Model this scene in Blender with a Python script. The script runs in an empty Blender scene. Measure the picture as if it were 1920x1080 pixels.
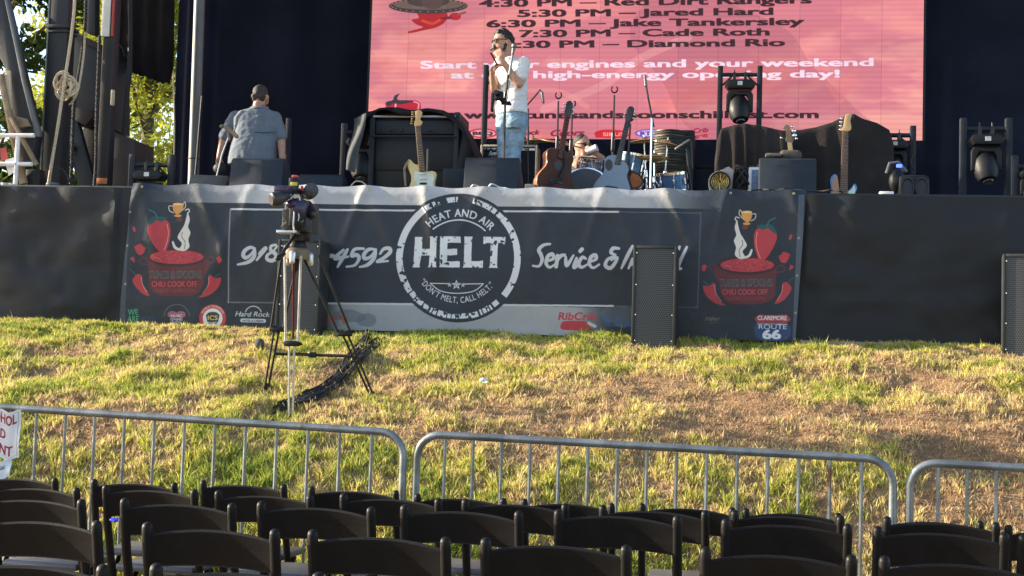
import bpy, bmesh, math, random
import numpy as np
from mathutils import Vector, Matrix
random.seed(7)
rng = np.random.default_rng(11)
R = math.radians
scene = bpy.context.scene
C = scene.collection
# ------------------------------------------------------------------ camera
FPX = 2550.0                      # focal length in photograph pixels (1920 wide)
CZ = 1.35
PSI, THETA, RHO = R(8.5), math.atan(160/FPX), R(1.75)
_r0 = Vector((math.cos(PSI), math.sin(PSI), 0))
CF = Vector((-math.sin(PSI)*math.cos(THETA), math.cos(PSI)*math.cos(THETA), math.sin(THETA)))
_u0 = _r0.cross(CF)
CR = math.cos(RHO)*_r0 + math.sin(RHO)*_u0
CU = -math.sin(RHO)*_r0 + math.cos(RHO)*_u0
CAM = Vector((0, 0, CZ))
cam = bpy.data.cameras.new('camera')
camo = bpy.data.objects.new('camera', cam)
C.objects.link(camo)
cam.sensor_width = 36
cam.lens = 36*FPX/1920
cam.clip_end = 2000
camo.matrix_world = Matrix(((CR.x, CU.x, -CF.x, 0), (CR.y, CU.y, -CF.y, 0), (CR.z, CU.z, -CF.z, CZ), (0, 0, 0, 1)))
scene.camera = camo
# ------------------------------------------------------------------ light
SUN_EL = R(18.5)
TRAV = R(-1.5)                      # heading in which the sunlight travels over the ground (from the left, grazing the stage front)
w = bpy.data.worlds.new('World')
scene.world = w
w.use_nodes = True
nt = w.node_tree
sky = nt.nodes.new('ShaderNodeTexSky')
sky.sky_type = 'NISHITA'
sky.sun_disc = False
sky.sun_elevation = SUN_EL
_sd = Vector((-math.cos(TRAV), -math.sin(TRAV)))         # towards the sun
sky.sun_rotation = math.atan2(_sd.x, _sd.y)
nt.links.new(sky.outputs[0], nt.nodes['Background'].inputs[0])
nt.nodes['Background'].inputs[1].default_value = 0.15
sl = bpy.data.lights.new('sun', 'SUN')
sl.energy = 5.0
sl.angle = R(0.5)
sl.color = (1.0, 0.87, 0.67)
so = bpy.data.objects.new('sun', sl)
C.objects.link(so)
_dir = Vector((math.cos(TRAV)*math.cos(SUN_EL), math.sin(TRAV)*math.cos(SUN_EL), -math.sin(SUN_EL)))
so.rotation_euler = _dir.to_track_quat('-Z', 'Y').to_euler()
EXPO = 1.45
vs = scene.view_settings
vs.view_transform = 'Standard'
vs.look = 'None'
vs.exposure = EXPO
vs.gamma = 1
# ------------------------------------------------------------------ geometry helpers
def ray(px, py):
    return CF + CR*((px-960)/FPX) - CU*((py-540)/FPX)
def P(px, py, Y):
    d = ray(px, py)
    return CAM + d*(Y/d.y)
def PD(px, py, depth):
    return CAM + ray(px, py)*depth
def S(Y):                          # photograph pixels per metre near the middle at world depth Y
    return FPX*math.cos(PSI)/Y
YS = 11.8                         # stage front
ZD = P(960, 357, YS).z            # stage deck
def hash2(ix, iy, s):
    h = (ix.astype(np.int64)*374761393 + iy.astype(np.int64)*668265263 + s*1442695041) & 0xffffffff
    h = ((h ^ (h >> 13))*1274126177) & 0xffffffff
    return ((h ^ (h >> 16)) & 0xffff)/65535.0
def noise(x, y, s=0):
    x = np.asarray(x, float); y = np.asarray(y, float)
    ix = np.floor(x); iy = np.floor(y); fx = x-ix; fy = y-iy
    fx = fx*fx*(3-2*fx); fy = fy*fy*(3-2*fy)
    a = hash2(ix, iy, s); b = hash2(ix+1, iy, s); c = hash2(ix, iy+1, s); d = hash2(ix+1, iy+1, s)
    return (a*(1-fx)+b*fx)*(1-fy) + (c*(1-fx)+d*fx)*fy
def fbm(x, y, s=0, o=4):
    t = 0; a = 0.5; n = 0
    for i in range(o):
        t = t + a*noise(np.asarray(x)*2**i, np.asarray(y)*2**i, s+i*17); n += a; a *= 0.5
    return t/n
class MB:
    def __init__(s): s.v = []; s.f = []
    def add(s, vs, fs, M=None):
        o = len(s.v)
        for p in vs:
            p = Vector(p)
            s.v.append(M @ p if M is not None else p)
        for f in fs: s.f.append([i+o for i in f])
        return s
    def box(s, c, sz, M=None, b=0.0):
        c = Vector(c)
        if b <= 0:
            vs = [c+Vector((x*sz[0]/2, y*sz[1]/2, z*sz[2]/2)) for x in (-1, 1) for y in (-1, 1) for z in (-1, 1)]
            return s.add(vs, [(0, 1, 3, 2), (4, 6, 7, 5), (0, 4, 5, 1), (2, 3, 7, 6), (0, 2, 6, 4), (1, 5, 7, 3)], M)
        bm = bmesh.new(); bmesh.ops.create_cube(bm, size=1)
        for v in bm.verts: v.co = Vector((v.co.x*sz[0], v.co.y*sz[1], v.co.z*sz[2]))
        bmesh.ops.bevel(bm, geom=list(bm.edges), offset=b, segments=2, affect='EDGES', profile=0.5)
        return s._bm(bm, c, M)
    def _bm(s, bm, c, M):
        bm.verts.index_update()
        vs = [v.co+c for v in bm.verts]; fs = [[v.index for v in f.verts] for f in bm.faces]
        bm.free()
        return s.add(vs, fs, M)
    def tube(s, pts, r, n=8, M=None, caps=True, closed=False):
        pts = [Vector(p) for p in pts]; m = len(pts)
        rs = r if isinstance(r, (list, tuple)) else [r]*m
        vs = []; fs = []; up = None
        for i, p in enumerate(pts):
            if closed: t = pts[(i+1) % m]-pts[i-1]
            else: t = pts[min(i+1, m-1)]-pts[max(i-1, 0)]
            t = t.normalized() if t.length > 1e-9 else Vector((0, 0, 1))
            if up is None: up = Vector((0, 0, 1)) if abs(t.z) < 0.9 else Vector((1, 0, 0))
            a = up - t*up.dot(t)
            if a.length < 1e-6: a = t.orthogonal()
            a.normalize(); b = t.cross(a); up = a
            for k in range(n):
                q = 2*math.pi*k/n
                vs.append(p + (a*math.cos(q)+b*math.sin(q))*rs[i])
        for i in range(m if closed else m-1):
            j = (i+1) % m
            for k in range(n):
                k2 = (k+1) % n
                fs.append((i*n+k, i*n+k2, j*n+k2, j*n+k))
        if caps and not closed:
            fs.append(tuple(range(n-1, -1, -1))); fs.append(tuple((m-1)*n+k for k in range(n)))
        return s.add(vs, fs, M)
    def lathe(s, prof, c=(0, 0, 0), axis=(0, 0, 1), n=20, M=None, caps=True):
        q = Vector((0, 0, 1)).rotation_difference(Vector(axis).normalized()).to_matrix()
        c = Vector(c); vs = []; fs = []
        for (r, z) in prof:
            for k in range(n):
                a = 2*math.pi*k/n
                vs.append(c + q @ Vector((r*math.cos(a), r*math.sin(a), z)))
        for i in range(len(prof)-1):
            for k in range(n):
                k2 = (k+1) % n
                fs.append((i*n+k, i*n+k2, (i+1)*n+k2, (i+1)*n+k))
        if caps: fs.append(tuple(range(n-1, -1, -1))); fs.append(tuple((len(prof)-1)*n+k for k in range(n)))
        return s.add(vs, fs, M)
    def ell(s, c, r, M=None, n=14, m=9, rot=None):
        c = Vector(c); vs = []; fs = []
        for i in range(m+1):
            th = math.pi*i/m
            for k in range(n):
                a = 2*math.pi*k/n
                p = Vector((r[0]*math.sin(th)*math.cos(a), r[1]*math.sin(th)*math.sin(a), -r[2]*math.cos(th)))
                if rot is not None: p = rot @ p
                vs.append(c+p)
        for i in range(m):
            for k in range(n):
                k2 = (k+1) % n
                fs.append((i*n+k, i*n+k2, (i+1)*n+k2, (i+1)*n+k))
        return s.add(vs, fs, M)
    def cap(s, p0, r0, p1, r1, n=12, M=None):     # tapered limb with rounded ends
        p0 = Vector(p0); p1 = Vector(p1); d = (p1-p0); L = d.length; d.normalize()
        pts = []; rs = []
        for a in (-80, -50, -20): pts.append(p0+d*(r0*math.sin(R(a)))); rs.append(r0*math.cos(R(a)))
        pts.append(p0); rs.append(r0)
        pts.append(p1); rs.append(r1)
        for a in (20, 50, 80): pts.append(p1+d*(r1*math.sin(R(a)))); rs.append(r1*math.cos(R(a)))
        return s.tube(pts, rs, n, M)
    def prism(s, pts, thick, M=None, bev=0.0):    # outline in (x, z), extruded along +y from y=0
        bm = bmesh.new()
        vs = [bm.verts.new((p[0], 0, p[1])) for p in pts]
        f = bm.faces.new(vs)
        r = bmesh.ops.extrude_face_region(bm, geom=[f])
        bmesh.ops.translate(bm, verts=[e for e in r['geom'] if isinstance(e, bmesh.types.BMVert)], vec=(0, thick, 0))
        bmesh.ops.recalc_face_normals(bm, faces=list(bm.faces))
        if bev > 0:
            es = [e for e in bm.edges if len({round(v.co.y, 6) for v in e.verts}) == 1]
            bmesh.ops.bevel(bm, geom=es, offset=bev, segments=2, affect='EDGES', profile=0.5)
        return s._bm(bm, Vector((0, 0, 0)), M)
    def pxprism(s, pts, Y, thick, bev=0.0):       # outline seen at photograph pixels, built upright at world depth Y
        q = [P(a, b, Y) for a, b in pts]
        return s.prism([(p.x, p.z) for p in q], thick, Matrix.Translation((0, Y, 0)), bev)
    def grid(s, fn, nu, nv, M=None):
        vs = [fn(i/nu, j/nv) for j in range(nv+1) for i in range(nu+1)]
        fs = [(j*(nu+1)+i, j*(nu+1)+i+1, (j+1)*(nu+1)+i+1, (j+1)*(nu+1)+i) for j in range(nv) for i in range(nu)]
        return s.add(vs, fs, M)
    def build(s, name, mat, parent=None, smooth=True, label=None, ang=40):
        me = bpy.data.meshes.new(name)
        org = Vector((0, 0, 0))
        W = parent_world(parent)
        inv = W.inverted() if W is not None else None
        me.from_pydata([tuple(inv @ v) if inv is not None else tuple(v) for v in s.v], [], s.f)
        me.validate()
        if mat is not None: me.materials.append(mat)
        if smooth:
            me.shade_smooth()
            try: me.set_sharp_from_angle(angle=R(ang))
            except Exception: pass
        o = bpy.data.objects.new(name, me)
        C.objects.link(o)
        if parent is not None: o.parent = parent
        if label: o['label'] = label
        return o
WORLD = {}
def parent_world(p):
    if p is None: return None
    M = Matrix.LocRotScale(p.location, p.rotation_euler, p.scale)
    q = p.parent
    while q is not None:
        M = Matrix.LocRotScale(q.location, q.rotation_euler, q.scale) @ M
        q = q.parent
    return M
def tag(o, label, cat, group=None, kind=None):
    if label: o['label'] = label
    if cat: o['category'] = cat
    if group: o['group'] = group
    if kind: o['kind'] = kind
    return o
def thing(name, label, cat, loc=(0, 0, 0), rz=0, group=None):
    o = bpy.data.objects.new(name, None)
    o.empty_display_size = 0.1
    C.objects.link(o)
    o.location = loc
    o.rotation_euler = (0, 0, rz)
    return tag(o, label, cat, group)
def copy_tree(o, parent=None):
    c = o.copy(); C.objects.link(c)
    if parent is not None: c.parent = parent
    for ch in list(o.children): copy_tree(ch, c)
    return c
# ------------------------------------------------------------------ materials
def mat(name, col, rough=0.6, metal=0.0, var=0.15, scale=8.0, bump=0.0, bscale=60.0, spec=0.5, col2=None, emit=0, sheen=0, trans=0):
    m = bpy.data.materials.new(name); m.use_nodes = True
    n = m.node_tree; b = n.nodes['Principled BSDF']
    b.inputs['Roughness'].default_value = rough
    b.inputs['Metallic'].default_value = metal
    b.inputs['Specular IOR Level'].default_value = spec
    tc = n.nodes.new('ShaderNodeTexCoord')
    nz = n.nodes.new('ShaderNodeTexNoise'); nz.inputs['Scale'].default_value = scale; nz.inputs['Detail'].default_value = 6
    n.links.new(tc.outputs['Object'], nz.inputs['Vector'])
    mx = n.nodes.new('ShaderNodeMix'); mx.data_type = 'RGBA'
    mr = n.nodes.new('ShaderNodeMapRange'); mr.inputs[1].default_value = 0.3; mr.inputs[2].default_value = 0.7
    n.links.new(nz.outputs['Fac'], mr.inputs[0]); n.links.new(mr.outputs[0], mx.inputs[0])
    c1 = [max(0, c*(1-var)) for c in col]; c2 = [min(1, c*(1+var)) for c in col] if col2 is None else col2
    mx.inputs[6].default_value = (*c1, 1); mx.inputs[7].default_value = (*c2, 1)
    n.links.new(mx.outputs[2], b.inputs['Base Color'])
    rr = n.nodes.new('ShaderNodeMapRange'); rr.inputs[3].default_value = max(0.03, rough-0.12); rr.inputs[4].default_value = min(1, rough+0.12)
    n.links.new(nz.outputs['Fac'], rr.inputs[0]); n.links.new(rr.outputs[0], b.inputs['Roughness'])
    if bump > 0:
        bz = n.nodes.new('ShaderNodeTexNoise'); bz.inputs['Scale'].default_value = bscale; bz.inputs['Detail'].default_value = 4
        n.links.new(tc.outputs['Object'], bz.inputs['Vector'])
        bp = n.nodes.new('ShaderNodeBump'); bp.inputs['Strength'].default_value = bump; bp.inputs['Distance'].default_value = 0.01
        n.links.new(bz.outputs['Fac'], bp.inputs['Height']); n.links.new(bp.outputs[0], b.inputs['Normal'])
    if sheen: b.inputs['Sheen Weight'].default_value = sheen
    if trans: b.inputs['Transmission Weight'].default_value = trans
    if emit:
        b.inputs['Emission Color'].default_value = (*col, 1); b.inputs['Emission Strength'].default_value = emit
    return m
M_ = {}
def mm(k, *a, **kw):
    M_[k] = mat(k, *a, **kw); return M_[k]
mm('black_metal', (0.010, 0.010, 0.012), 0.42, 0.0, 0.3, 12)
mm('black_plastic', (0.008, 0.009, 0.011), 0.5, 0, 0.3, 20, 0.1, 200, .3)
mm('black_paint', (0.013, 0.018, 0.026), 0.6, 0, 0.3, 10, 0.3, 350, .3)  # bluish tint puts the cool light of the shade into the black
mm('steel_dark', (0.011, 0.013, 0.019), 0.55, 0.0, 0.35, 5, 0.1, 30)
mm('galvanised', (0.20, 0.215, 0.22), 0.42, 0.6, 0.35, 9, 0.12, 60)
def rust_spots(m, sc, lo, hi):
    n = m.node_tree; b = n.nodes['Principled BSDF']; src = b.inputs['Base Color'].links[0].from_socket
    tc = n.nodes.new('ShaderNodeTexCoord'); z = n.nodes.new('ShaderNodeTexNoise'); z.inputs['Scale'].default_value = sc; z.inputs['Detail'].default_value = 7
    n.links.new(tc.outputs['Object'], z.inputs['Vector']); r = n.nodes.new('ShaderNodeMapRange'); r.inputs[1].default_value = lo; r.inputs[2].default_value = hi
    n.links.new(z.outputs['Fac'], r.inputs[0]); x = n.nodes.new('ShaderNodeMix'); x.data_type = 'RGBA'; x.inputs[7].default_value = (.13, .055, .03, 1)
    n.links.new(r.outputs[0], x.inputs[0]); n.links.new(src, x.inputs[6]); n.links.new(x.outputs[2], b.inputs['Base Color'])
rust_spots(M_['galvanised'], 6, .62, .72)
mm('chrome', (0.75, 0.75, 0.76), 0.14, 1.0, 0.05)
mm('alu', (0.55, 0.56, 0.57), 0.3, 0.9, 0.1)
mm('gold_metal', (0.62, 0.44, 0.14), 0.3, 0.9, 0.15, 14)
mm('white_paint', (0.72, 0.72, 0.70), 0.5, 0, 0.12, 9)
mm('grey_pipe', (0.11, 0.115, 0.12), 0.5, 0.2, 0.2, 6)
mm('red_paint', (0.45, 0.05, 0.04), 0.5)
mm('rope_tan', (0.52, 0.43, 0.30), 0.85, 0, 0.25, 60, 0.4, 150)
mm('rope_black', (0.03, 0.03, 0.035), 0.8, 0, 0.5, 70, 0.4, 150)
mm('speaker_paint', (.030, .031, .033), .55, 0, .3, 10, .3, 300, .35)
mm('wedge_paint', (.014, .023, .037), .6, 0, .25, 10, .3, 350, .3)  # blue of the shaded stage front is mixed into this colour
mm('rubber', (0.012, 0.012, 0.013), 0.7)
mm('wood_weathered', (0.22, 0.16, 0.10), 0.8, 0, 0.35, 10, 0.3, 40)
mm('brown_wood_dark', (0.022, 0.014, 0.013), 0.55, 0, 0.3, 6)
mm('orange', (0.55, 0.16, 0.05), 0.5)
mm('paper', (0.72, 0.72, 0.72), 0.8)
mm('paper_red', (0.5, 0.08, 0.08), 0.8)
mm('skin', (0.46, 0.25, 0.17), 0.5, 0, 0.12, 30, 0.05, 120)
mm('hair_dark', (0.018, 0.011, 0.008), 0.55, 0, 0.4, 60, 0.8, 140)
mm('hair_grey', (0.045, 0.036, 0.032), 0.7, 0, 0.4, 60, 0.6, 160)
mm('shirt_white', (0.70, 0.70, 0.71), 0.85, 0, 0.06, 12, 0.35, 16)
mm('shirt_blue', (0.14, 0.17, 0.215), 0.85, 0, 0.12, 9, 0.35, 14)
mm('jeans', (0.24, 0.36, 0.47), 0.85, 0, 0.3, 14, 0.4, 30)
mm('glass_dark', (0.01, 0.01, 0.012), 0.1)
mm('lens', (0.02, 0.03, 0.05), 0.08)
mm('blue_plastic', (0.05, 0.20, 0.55), 0.4)
mm('tape_white', (0.6, 0.6, 0.6), 0.6)
# ------------------------------------------------------------------ printed graphics: a small raster canvas painted from shapes and lettering in code
_font_cache = {}
def text_tris(txt, bold=0.0, spacing=1.0, shear=0.0):
    k = (txt, bold, spacing, shear)
    if k in _font_cache: return _font_cache[k]
    cu = bpy.data.curves.new('lettering', 'FONT')
    cu.body = txt; cu.size = 1; cu.offset = bold; cu.space_character = spacing; cu.shear = shear
    cu.resolution_u = 4
    o = bpy.data.objects.new('lettering', cu); C.objects.link(o)
    dg = bpy.context.evaluated_depsgraph_get(); dg.update()
    me = bpy.data.meshes.new_from_object(o.evaluated_get(dg))
    me.calc_loop_triangles()
    co = np.array([v.co[:2] for v in me.vertices]).reshape(-1, 2)
    tr = np.array([t.vertices[:] for t in me.loop_triangles]).reshape(-1, 3)
    T = co[tr] if len(tr) else np.zeros((0, 3, 2))
    bpy.data.objects.remove(o); bpy.data.meshes.remove(me); bpy.data.curves.remove(cu)
    _font_cache[k] = T
    return T
def cap_height(bold=0.0):
    T = text_tris('H', bold)
    return T[..., 1].max()
def fat_tris(txt, bold=0.0, spacing=1.0, shear=0.0):
    T = text_tris(txt, 0.0, spacing, shear)
    if bold <= 0 or not len(T): return T.copy()
    return np.concatenate([T+np.array([dx*bold, dz*bold*.7]) for dx in (-1, -.33, .33, 1) for dz in (-1, 1)])
def smooth_path(pts, k=6):
    pts = [np.array(p, float) for p in pts]
    if len(pts) < 3: return pts
    out = []
    for i in range(len(pts)-1):
        p0 = pts[max(i-1, 0)]; p1 = pts[i]; p2 = pts[i+1]; p3 = pts[min(i+2, len(pts)-1)]
        for j in range(k):
            t = j/k
            out.append(0.5*((2*p1)+(-p0+p2)*t+(2*p0-5*p1+4*p2-p3)*t*t+(-p0+3*p1-3*p2+p3)*t**3))
    out.append(pts[-1])
    return out
class Canvas:
    def __init__(s, x0, x1, z0, z1, ppm, tr, ss=2):
        s.x0, s.x1, s.z0, s.z1 = x0, x1, z0, z1
        s.ss = ss; s.k = ppm*ss
        s.W = int((x1-x0)*ppm)*ss; s.H = int((z1-z0)*ppm)*ss
        s.a = np.zeros((s.H, s.W, 3), np.float32)
        s.tr = tr                                    # drawing coordinates -> (x, z) on the surface, metres
        xs = (np.arange(s.W)+.5)/s.k+x0; zs = (np.arange(s.H)+.5)/s.k+z0
        s.X, s.Z = np.meshgrid(xs, zs)
    def q(s, pts):                                   # drawing coordinates -> canvas pixels
        o = np.array([s.tr(*p) for p in pts], float)
        return np.stack([(o[:, 0]-s.x0)*s.k, (o[:, 1]-s.z0)*s.k], 1)
    def bb(s, p, pad=1):
        x0 = max(0, int(p[:, 0].min()-pad)); x1 = min(s.W, int(p[:, 0].max()+pad)+1)
        y0 = max(0, int(p[:, 1].min()-pad)); y1 = min(s.H, int(p[:, 1].max()+pad)+1)
        if x1 <= x0 or y1 <= y0: return None
        yy, xx = np.mgrid[y0:y1, x0:x1]
        return x0, x1, y0, y1, xx+.5, yy+.5
    def put(s, b, m, col, al=1.0, wear=None):
        x0, x1, y0, y1 = b[:4]
        m = m.astype(np.float32)*al
        if wear is not None:
            amt, sc, sd = wear
            X = s.X[y0:y1, x0:x1]; Z = s.Z[y0:y1, x0:x1]
            m = m*(fbm(X*sc, Z*sc, sd, 3) > amt)
        c = np.array(col, np.float32)/255
        t = s.a[y0:y1, x0:x1]
        s.a[y0:y1, x0:x1] = t*(1-m[..., None])+c*m[..., None]
    def poly(s, pts, col, al=1.0, wear=None, raw=False):
        p = np.array(pts, float) if raw else s.q(pts)
        b = s.bb(p)
        if b is None: return
        xx, yy = b[4], b[5]; m = np.zeros(xx.shape, bool)
        for i in range(len(p)):
            (xa, ya), (xb, yb) = p[i], p[(i+1) % len(p)]
            if ya == yb: continue
            m ^= ((ya > yy) != (yb > yy)) & (xx < (xb-xa)*(yy-ya)/(yb-ya)+xa)
        s.put(b, m, col, al, wear)
    def stroke(s, pts, wid, col, al=1.0, wear=None, curve=True, taper=False, closed=False):
        pts = list(pts)
        if closed: pts = pts+[pts[0]]
        if curve: pts = smooth_path(pts)
        p = s.q(pts)
        e = s.q([(pts[0][0]+wid, pts[0][1])])[0]-p[0]
        wp = np.hypot(*e)/2
        b = s.bb(p, wp+2)
        if b is None: return
        xx, yy = b[4], b[5]; m = np.zeros(xx.shape, bool); n = len(p)
        for i in range(n-1):
            a, c = p[i], p[i+1]; d = c-a; L = (d*d).sum()+1e-9
            t = np.clip(((xx-a[0])*d[0]+(yy-a[1])*d[1])/L, 0, 1)
            r = wp
            if taper: r = wp*(0.55+0.45*math.sin(math.pi*min(1, (i+1)/n*1.1)))
            m |= (xx-a[0]-t*d[0])**2+(yy-a[1]-t*d[1])**2 < r*r
        s.put(b, m, col, al, wear)
    def ell(s, cx, cy, rx, ry, col, al=1.0, wear=None, rot=0, a0=0, a1=360):
        s.poly(s.ellpts(cx, cy, rx, ry, rot, a0, a1), col, al, wear)
    def ellpts(s, cx, cy, rx, ry, rot=0, a0=0, a1=360, n=56):
        o = []
        for i in range(n+1):
            t = R(a0+(a1-a0)*i/n); x = rx*math.cos(t); y = ry*math.sin(t); c, d = math.cos(R(rot)), math.sin(R(rot))
            o.append((cx+x*c-y*d, cy+x*d+y*c))
        return o
    def ring(s, cx, cy, r0, r1, col, al=1.0, wear=None, a0=0, a1=360):
        o = s.ellpts(cx, cy, r1, r1, 0, a0, a1, 90); i = s.ellpts(cx, cy, r0, r0, 0, a0, a1, 90)[::-1]
        s.poly(o+i, col, al, wear)
    def tris(s, T, col, al=1.0, wear=None):
        if not len(T): return
        p = T.reshape(-1, 2); b = s.bb(p)
        if b is None: return
        x0, x1, y0, y1 = b[:4]; m = np.zeros((y1-y0, x1-x0), bool)
        for t in T:
            ax0 = max(x0, int(t[:, 0].min())); ax1 = min(x1, int(t[:, 0].max())+2)
            ay0 = max(y0, int(t[:, 1].min())); ay1 = min(y1, int(t[:, 1].max())+2)
            if ax1 <= ax0 or ay1 <= ay0: continue
            yy, xx = np.mgrid[ay0:ay1, ax0:ax1]; xx = xx+.5; yy = yy+.5
            def ed(a, c): return (c[0]-a[0])*(yy-a[1])-(c[1]-a[1])*(xx-a[0])
            e0, e1, e2 = ed(t[0], t[1]), ed(t[1], t[2]), ed(t[2], t[0])
            m[ay0-y0:ay1-y0, ax0-x0:ax1-x0] |= ((e0 >= 0) & (e1 >= 0) & (e2 >= 0)) | ((e0 <= 0) & (e1 <= 0) & (e2 <= 0))
        s.put(b, m, col, al, wear)
    def text(s, txt, a, b, h, col, bold=0.0, al=1.0, wear=None, shear=0.0, spacing=1.0):
        """lettering fitted between two baseline ends a, b, capital height h (all in drawing coordinates)"""
        T = fat_tris(txt, bold, spacing, shear)
        if not len(T): return
        x0, x1 = T[..., 0].min(), T[..., 0].max(); ch = cap_height(0)
        pa = s.q([a, b, (a[0], a[1]-h)])
        ex = (pa[1]-pa[0]); ey = pa[2]-pa[0]
        u = (T[..., 0]-x0)/(x1-x0); v = T[..., 1]/ch
        s.tris(pa[0]+u[..., None]*ex+v[..., None]*ey, col, al, wear)
    def arc_text(s, txt, cx, cy, r, a0, a1, h, col, bold=0.0, below=False, al=1.0, wear=None):
        T = fat_tris(txt, bold, 1.08)
        x0, x1 = T[..., 0].min(), T[..., 0].max(); ch = cap_height(0)
        u = (T[..., 0]-x0)/(x1-x0); v = T[..., 1]/ch*h
        an = np.radians(a0+(a1-a0)*u)
        if below: px, py = cx+(r-v)*np.sin(an), cy+(r-v)*np.cos(an)
        else: px, py = cx+(r+v)*np.sin(an), cy-(r+v)*np.cos(an)
        q = s.q(list(zip(px.ravel(), py.ravel()))).reshape(T.shape)
        s.tris(q, col, al, wear)
    def image(s, name):
        a = s.a.reshape(s.H//s.ss, s.ss, s.W//s.ss, s.ss, 3).mean((1, 3))
        h, wd = a.shape[:2]
        im = bpy.data.images.new(name, wd, h)
        px = np.ones((h, wd, 4), np.float32); px[..., :3] = np.clip(a, 0, 1)
        im.pixels.foreach_set(px.ravel()); im.update(); im.pack()
        return im
def print_mat(name, img, rough=0.5, emit=0.0, spec=0.4, bump=0.0):
    m = bpy.data.materials.new(name); m.use_nodes = True
    n = m.node_tree; b = n.nodes['Principled BSDF']
    t = n.nodes.new('ShaderNodeTexImage'); t.image = img; t.extension = 'EXTEND'
    b.inputs['Roughness'].default_value = rough; b.inputs['Specular IOR Level'].default_value = spec
    if emit:
        b.inputs['Base Color'].default_value = (0.01, 0.01, 0.01, 1)
        n.links.new(t.outputs[0], b.inputs['Emission Color']); b.inputs['Emission Strength'].default_value = emit
    else:
        n.links.new(t.outputs[0], b.inputs['Base Color'])
    if bump:
        tc = n.nodes.new('ShaderNodeTexCoord'); bz = n.nodes.new('ShaderNodeTexNoise'); bz.inputs['Scale'].default_value = 14; bz.inputs['Detail'].default_value = 5
        n.links.new(tc.outputs['Object'], bz.inputs['Vector'])
        bp = n.nodes.new('ShaderNodeBump'); bp.inputs['Strength'].default_value = bump; bp.inputs['Distance'].default_value = 0.02
        n.links.new(bz.outputs['Fac'], bp.inputs['Height']); n.links.new(bp.outputs[0], b.inputs['Normal'])
    return m
def set_uv(o, fn):
    me = o.data; uv = me.uv_layers.new(name='UVMap')
    vi = np.empty(len(me.loops), np.int32); me.loops.foreach_get('vertex_index', vi)
    co = np.empty(len(me.vertices)*3); me.vertices.foreach_get('co', co); co = co.reshape(-1, 3)
    u = fn(co)
    uv.data.foreach_set('uv', u[vi].ravel().astype(np.float32))
def px_on(Y):
    def f(a, b):
        p = P(a, b, Y); return (p.x, p.z)
    return f
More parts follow.
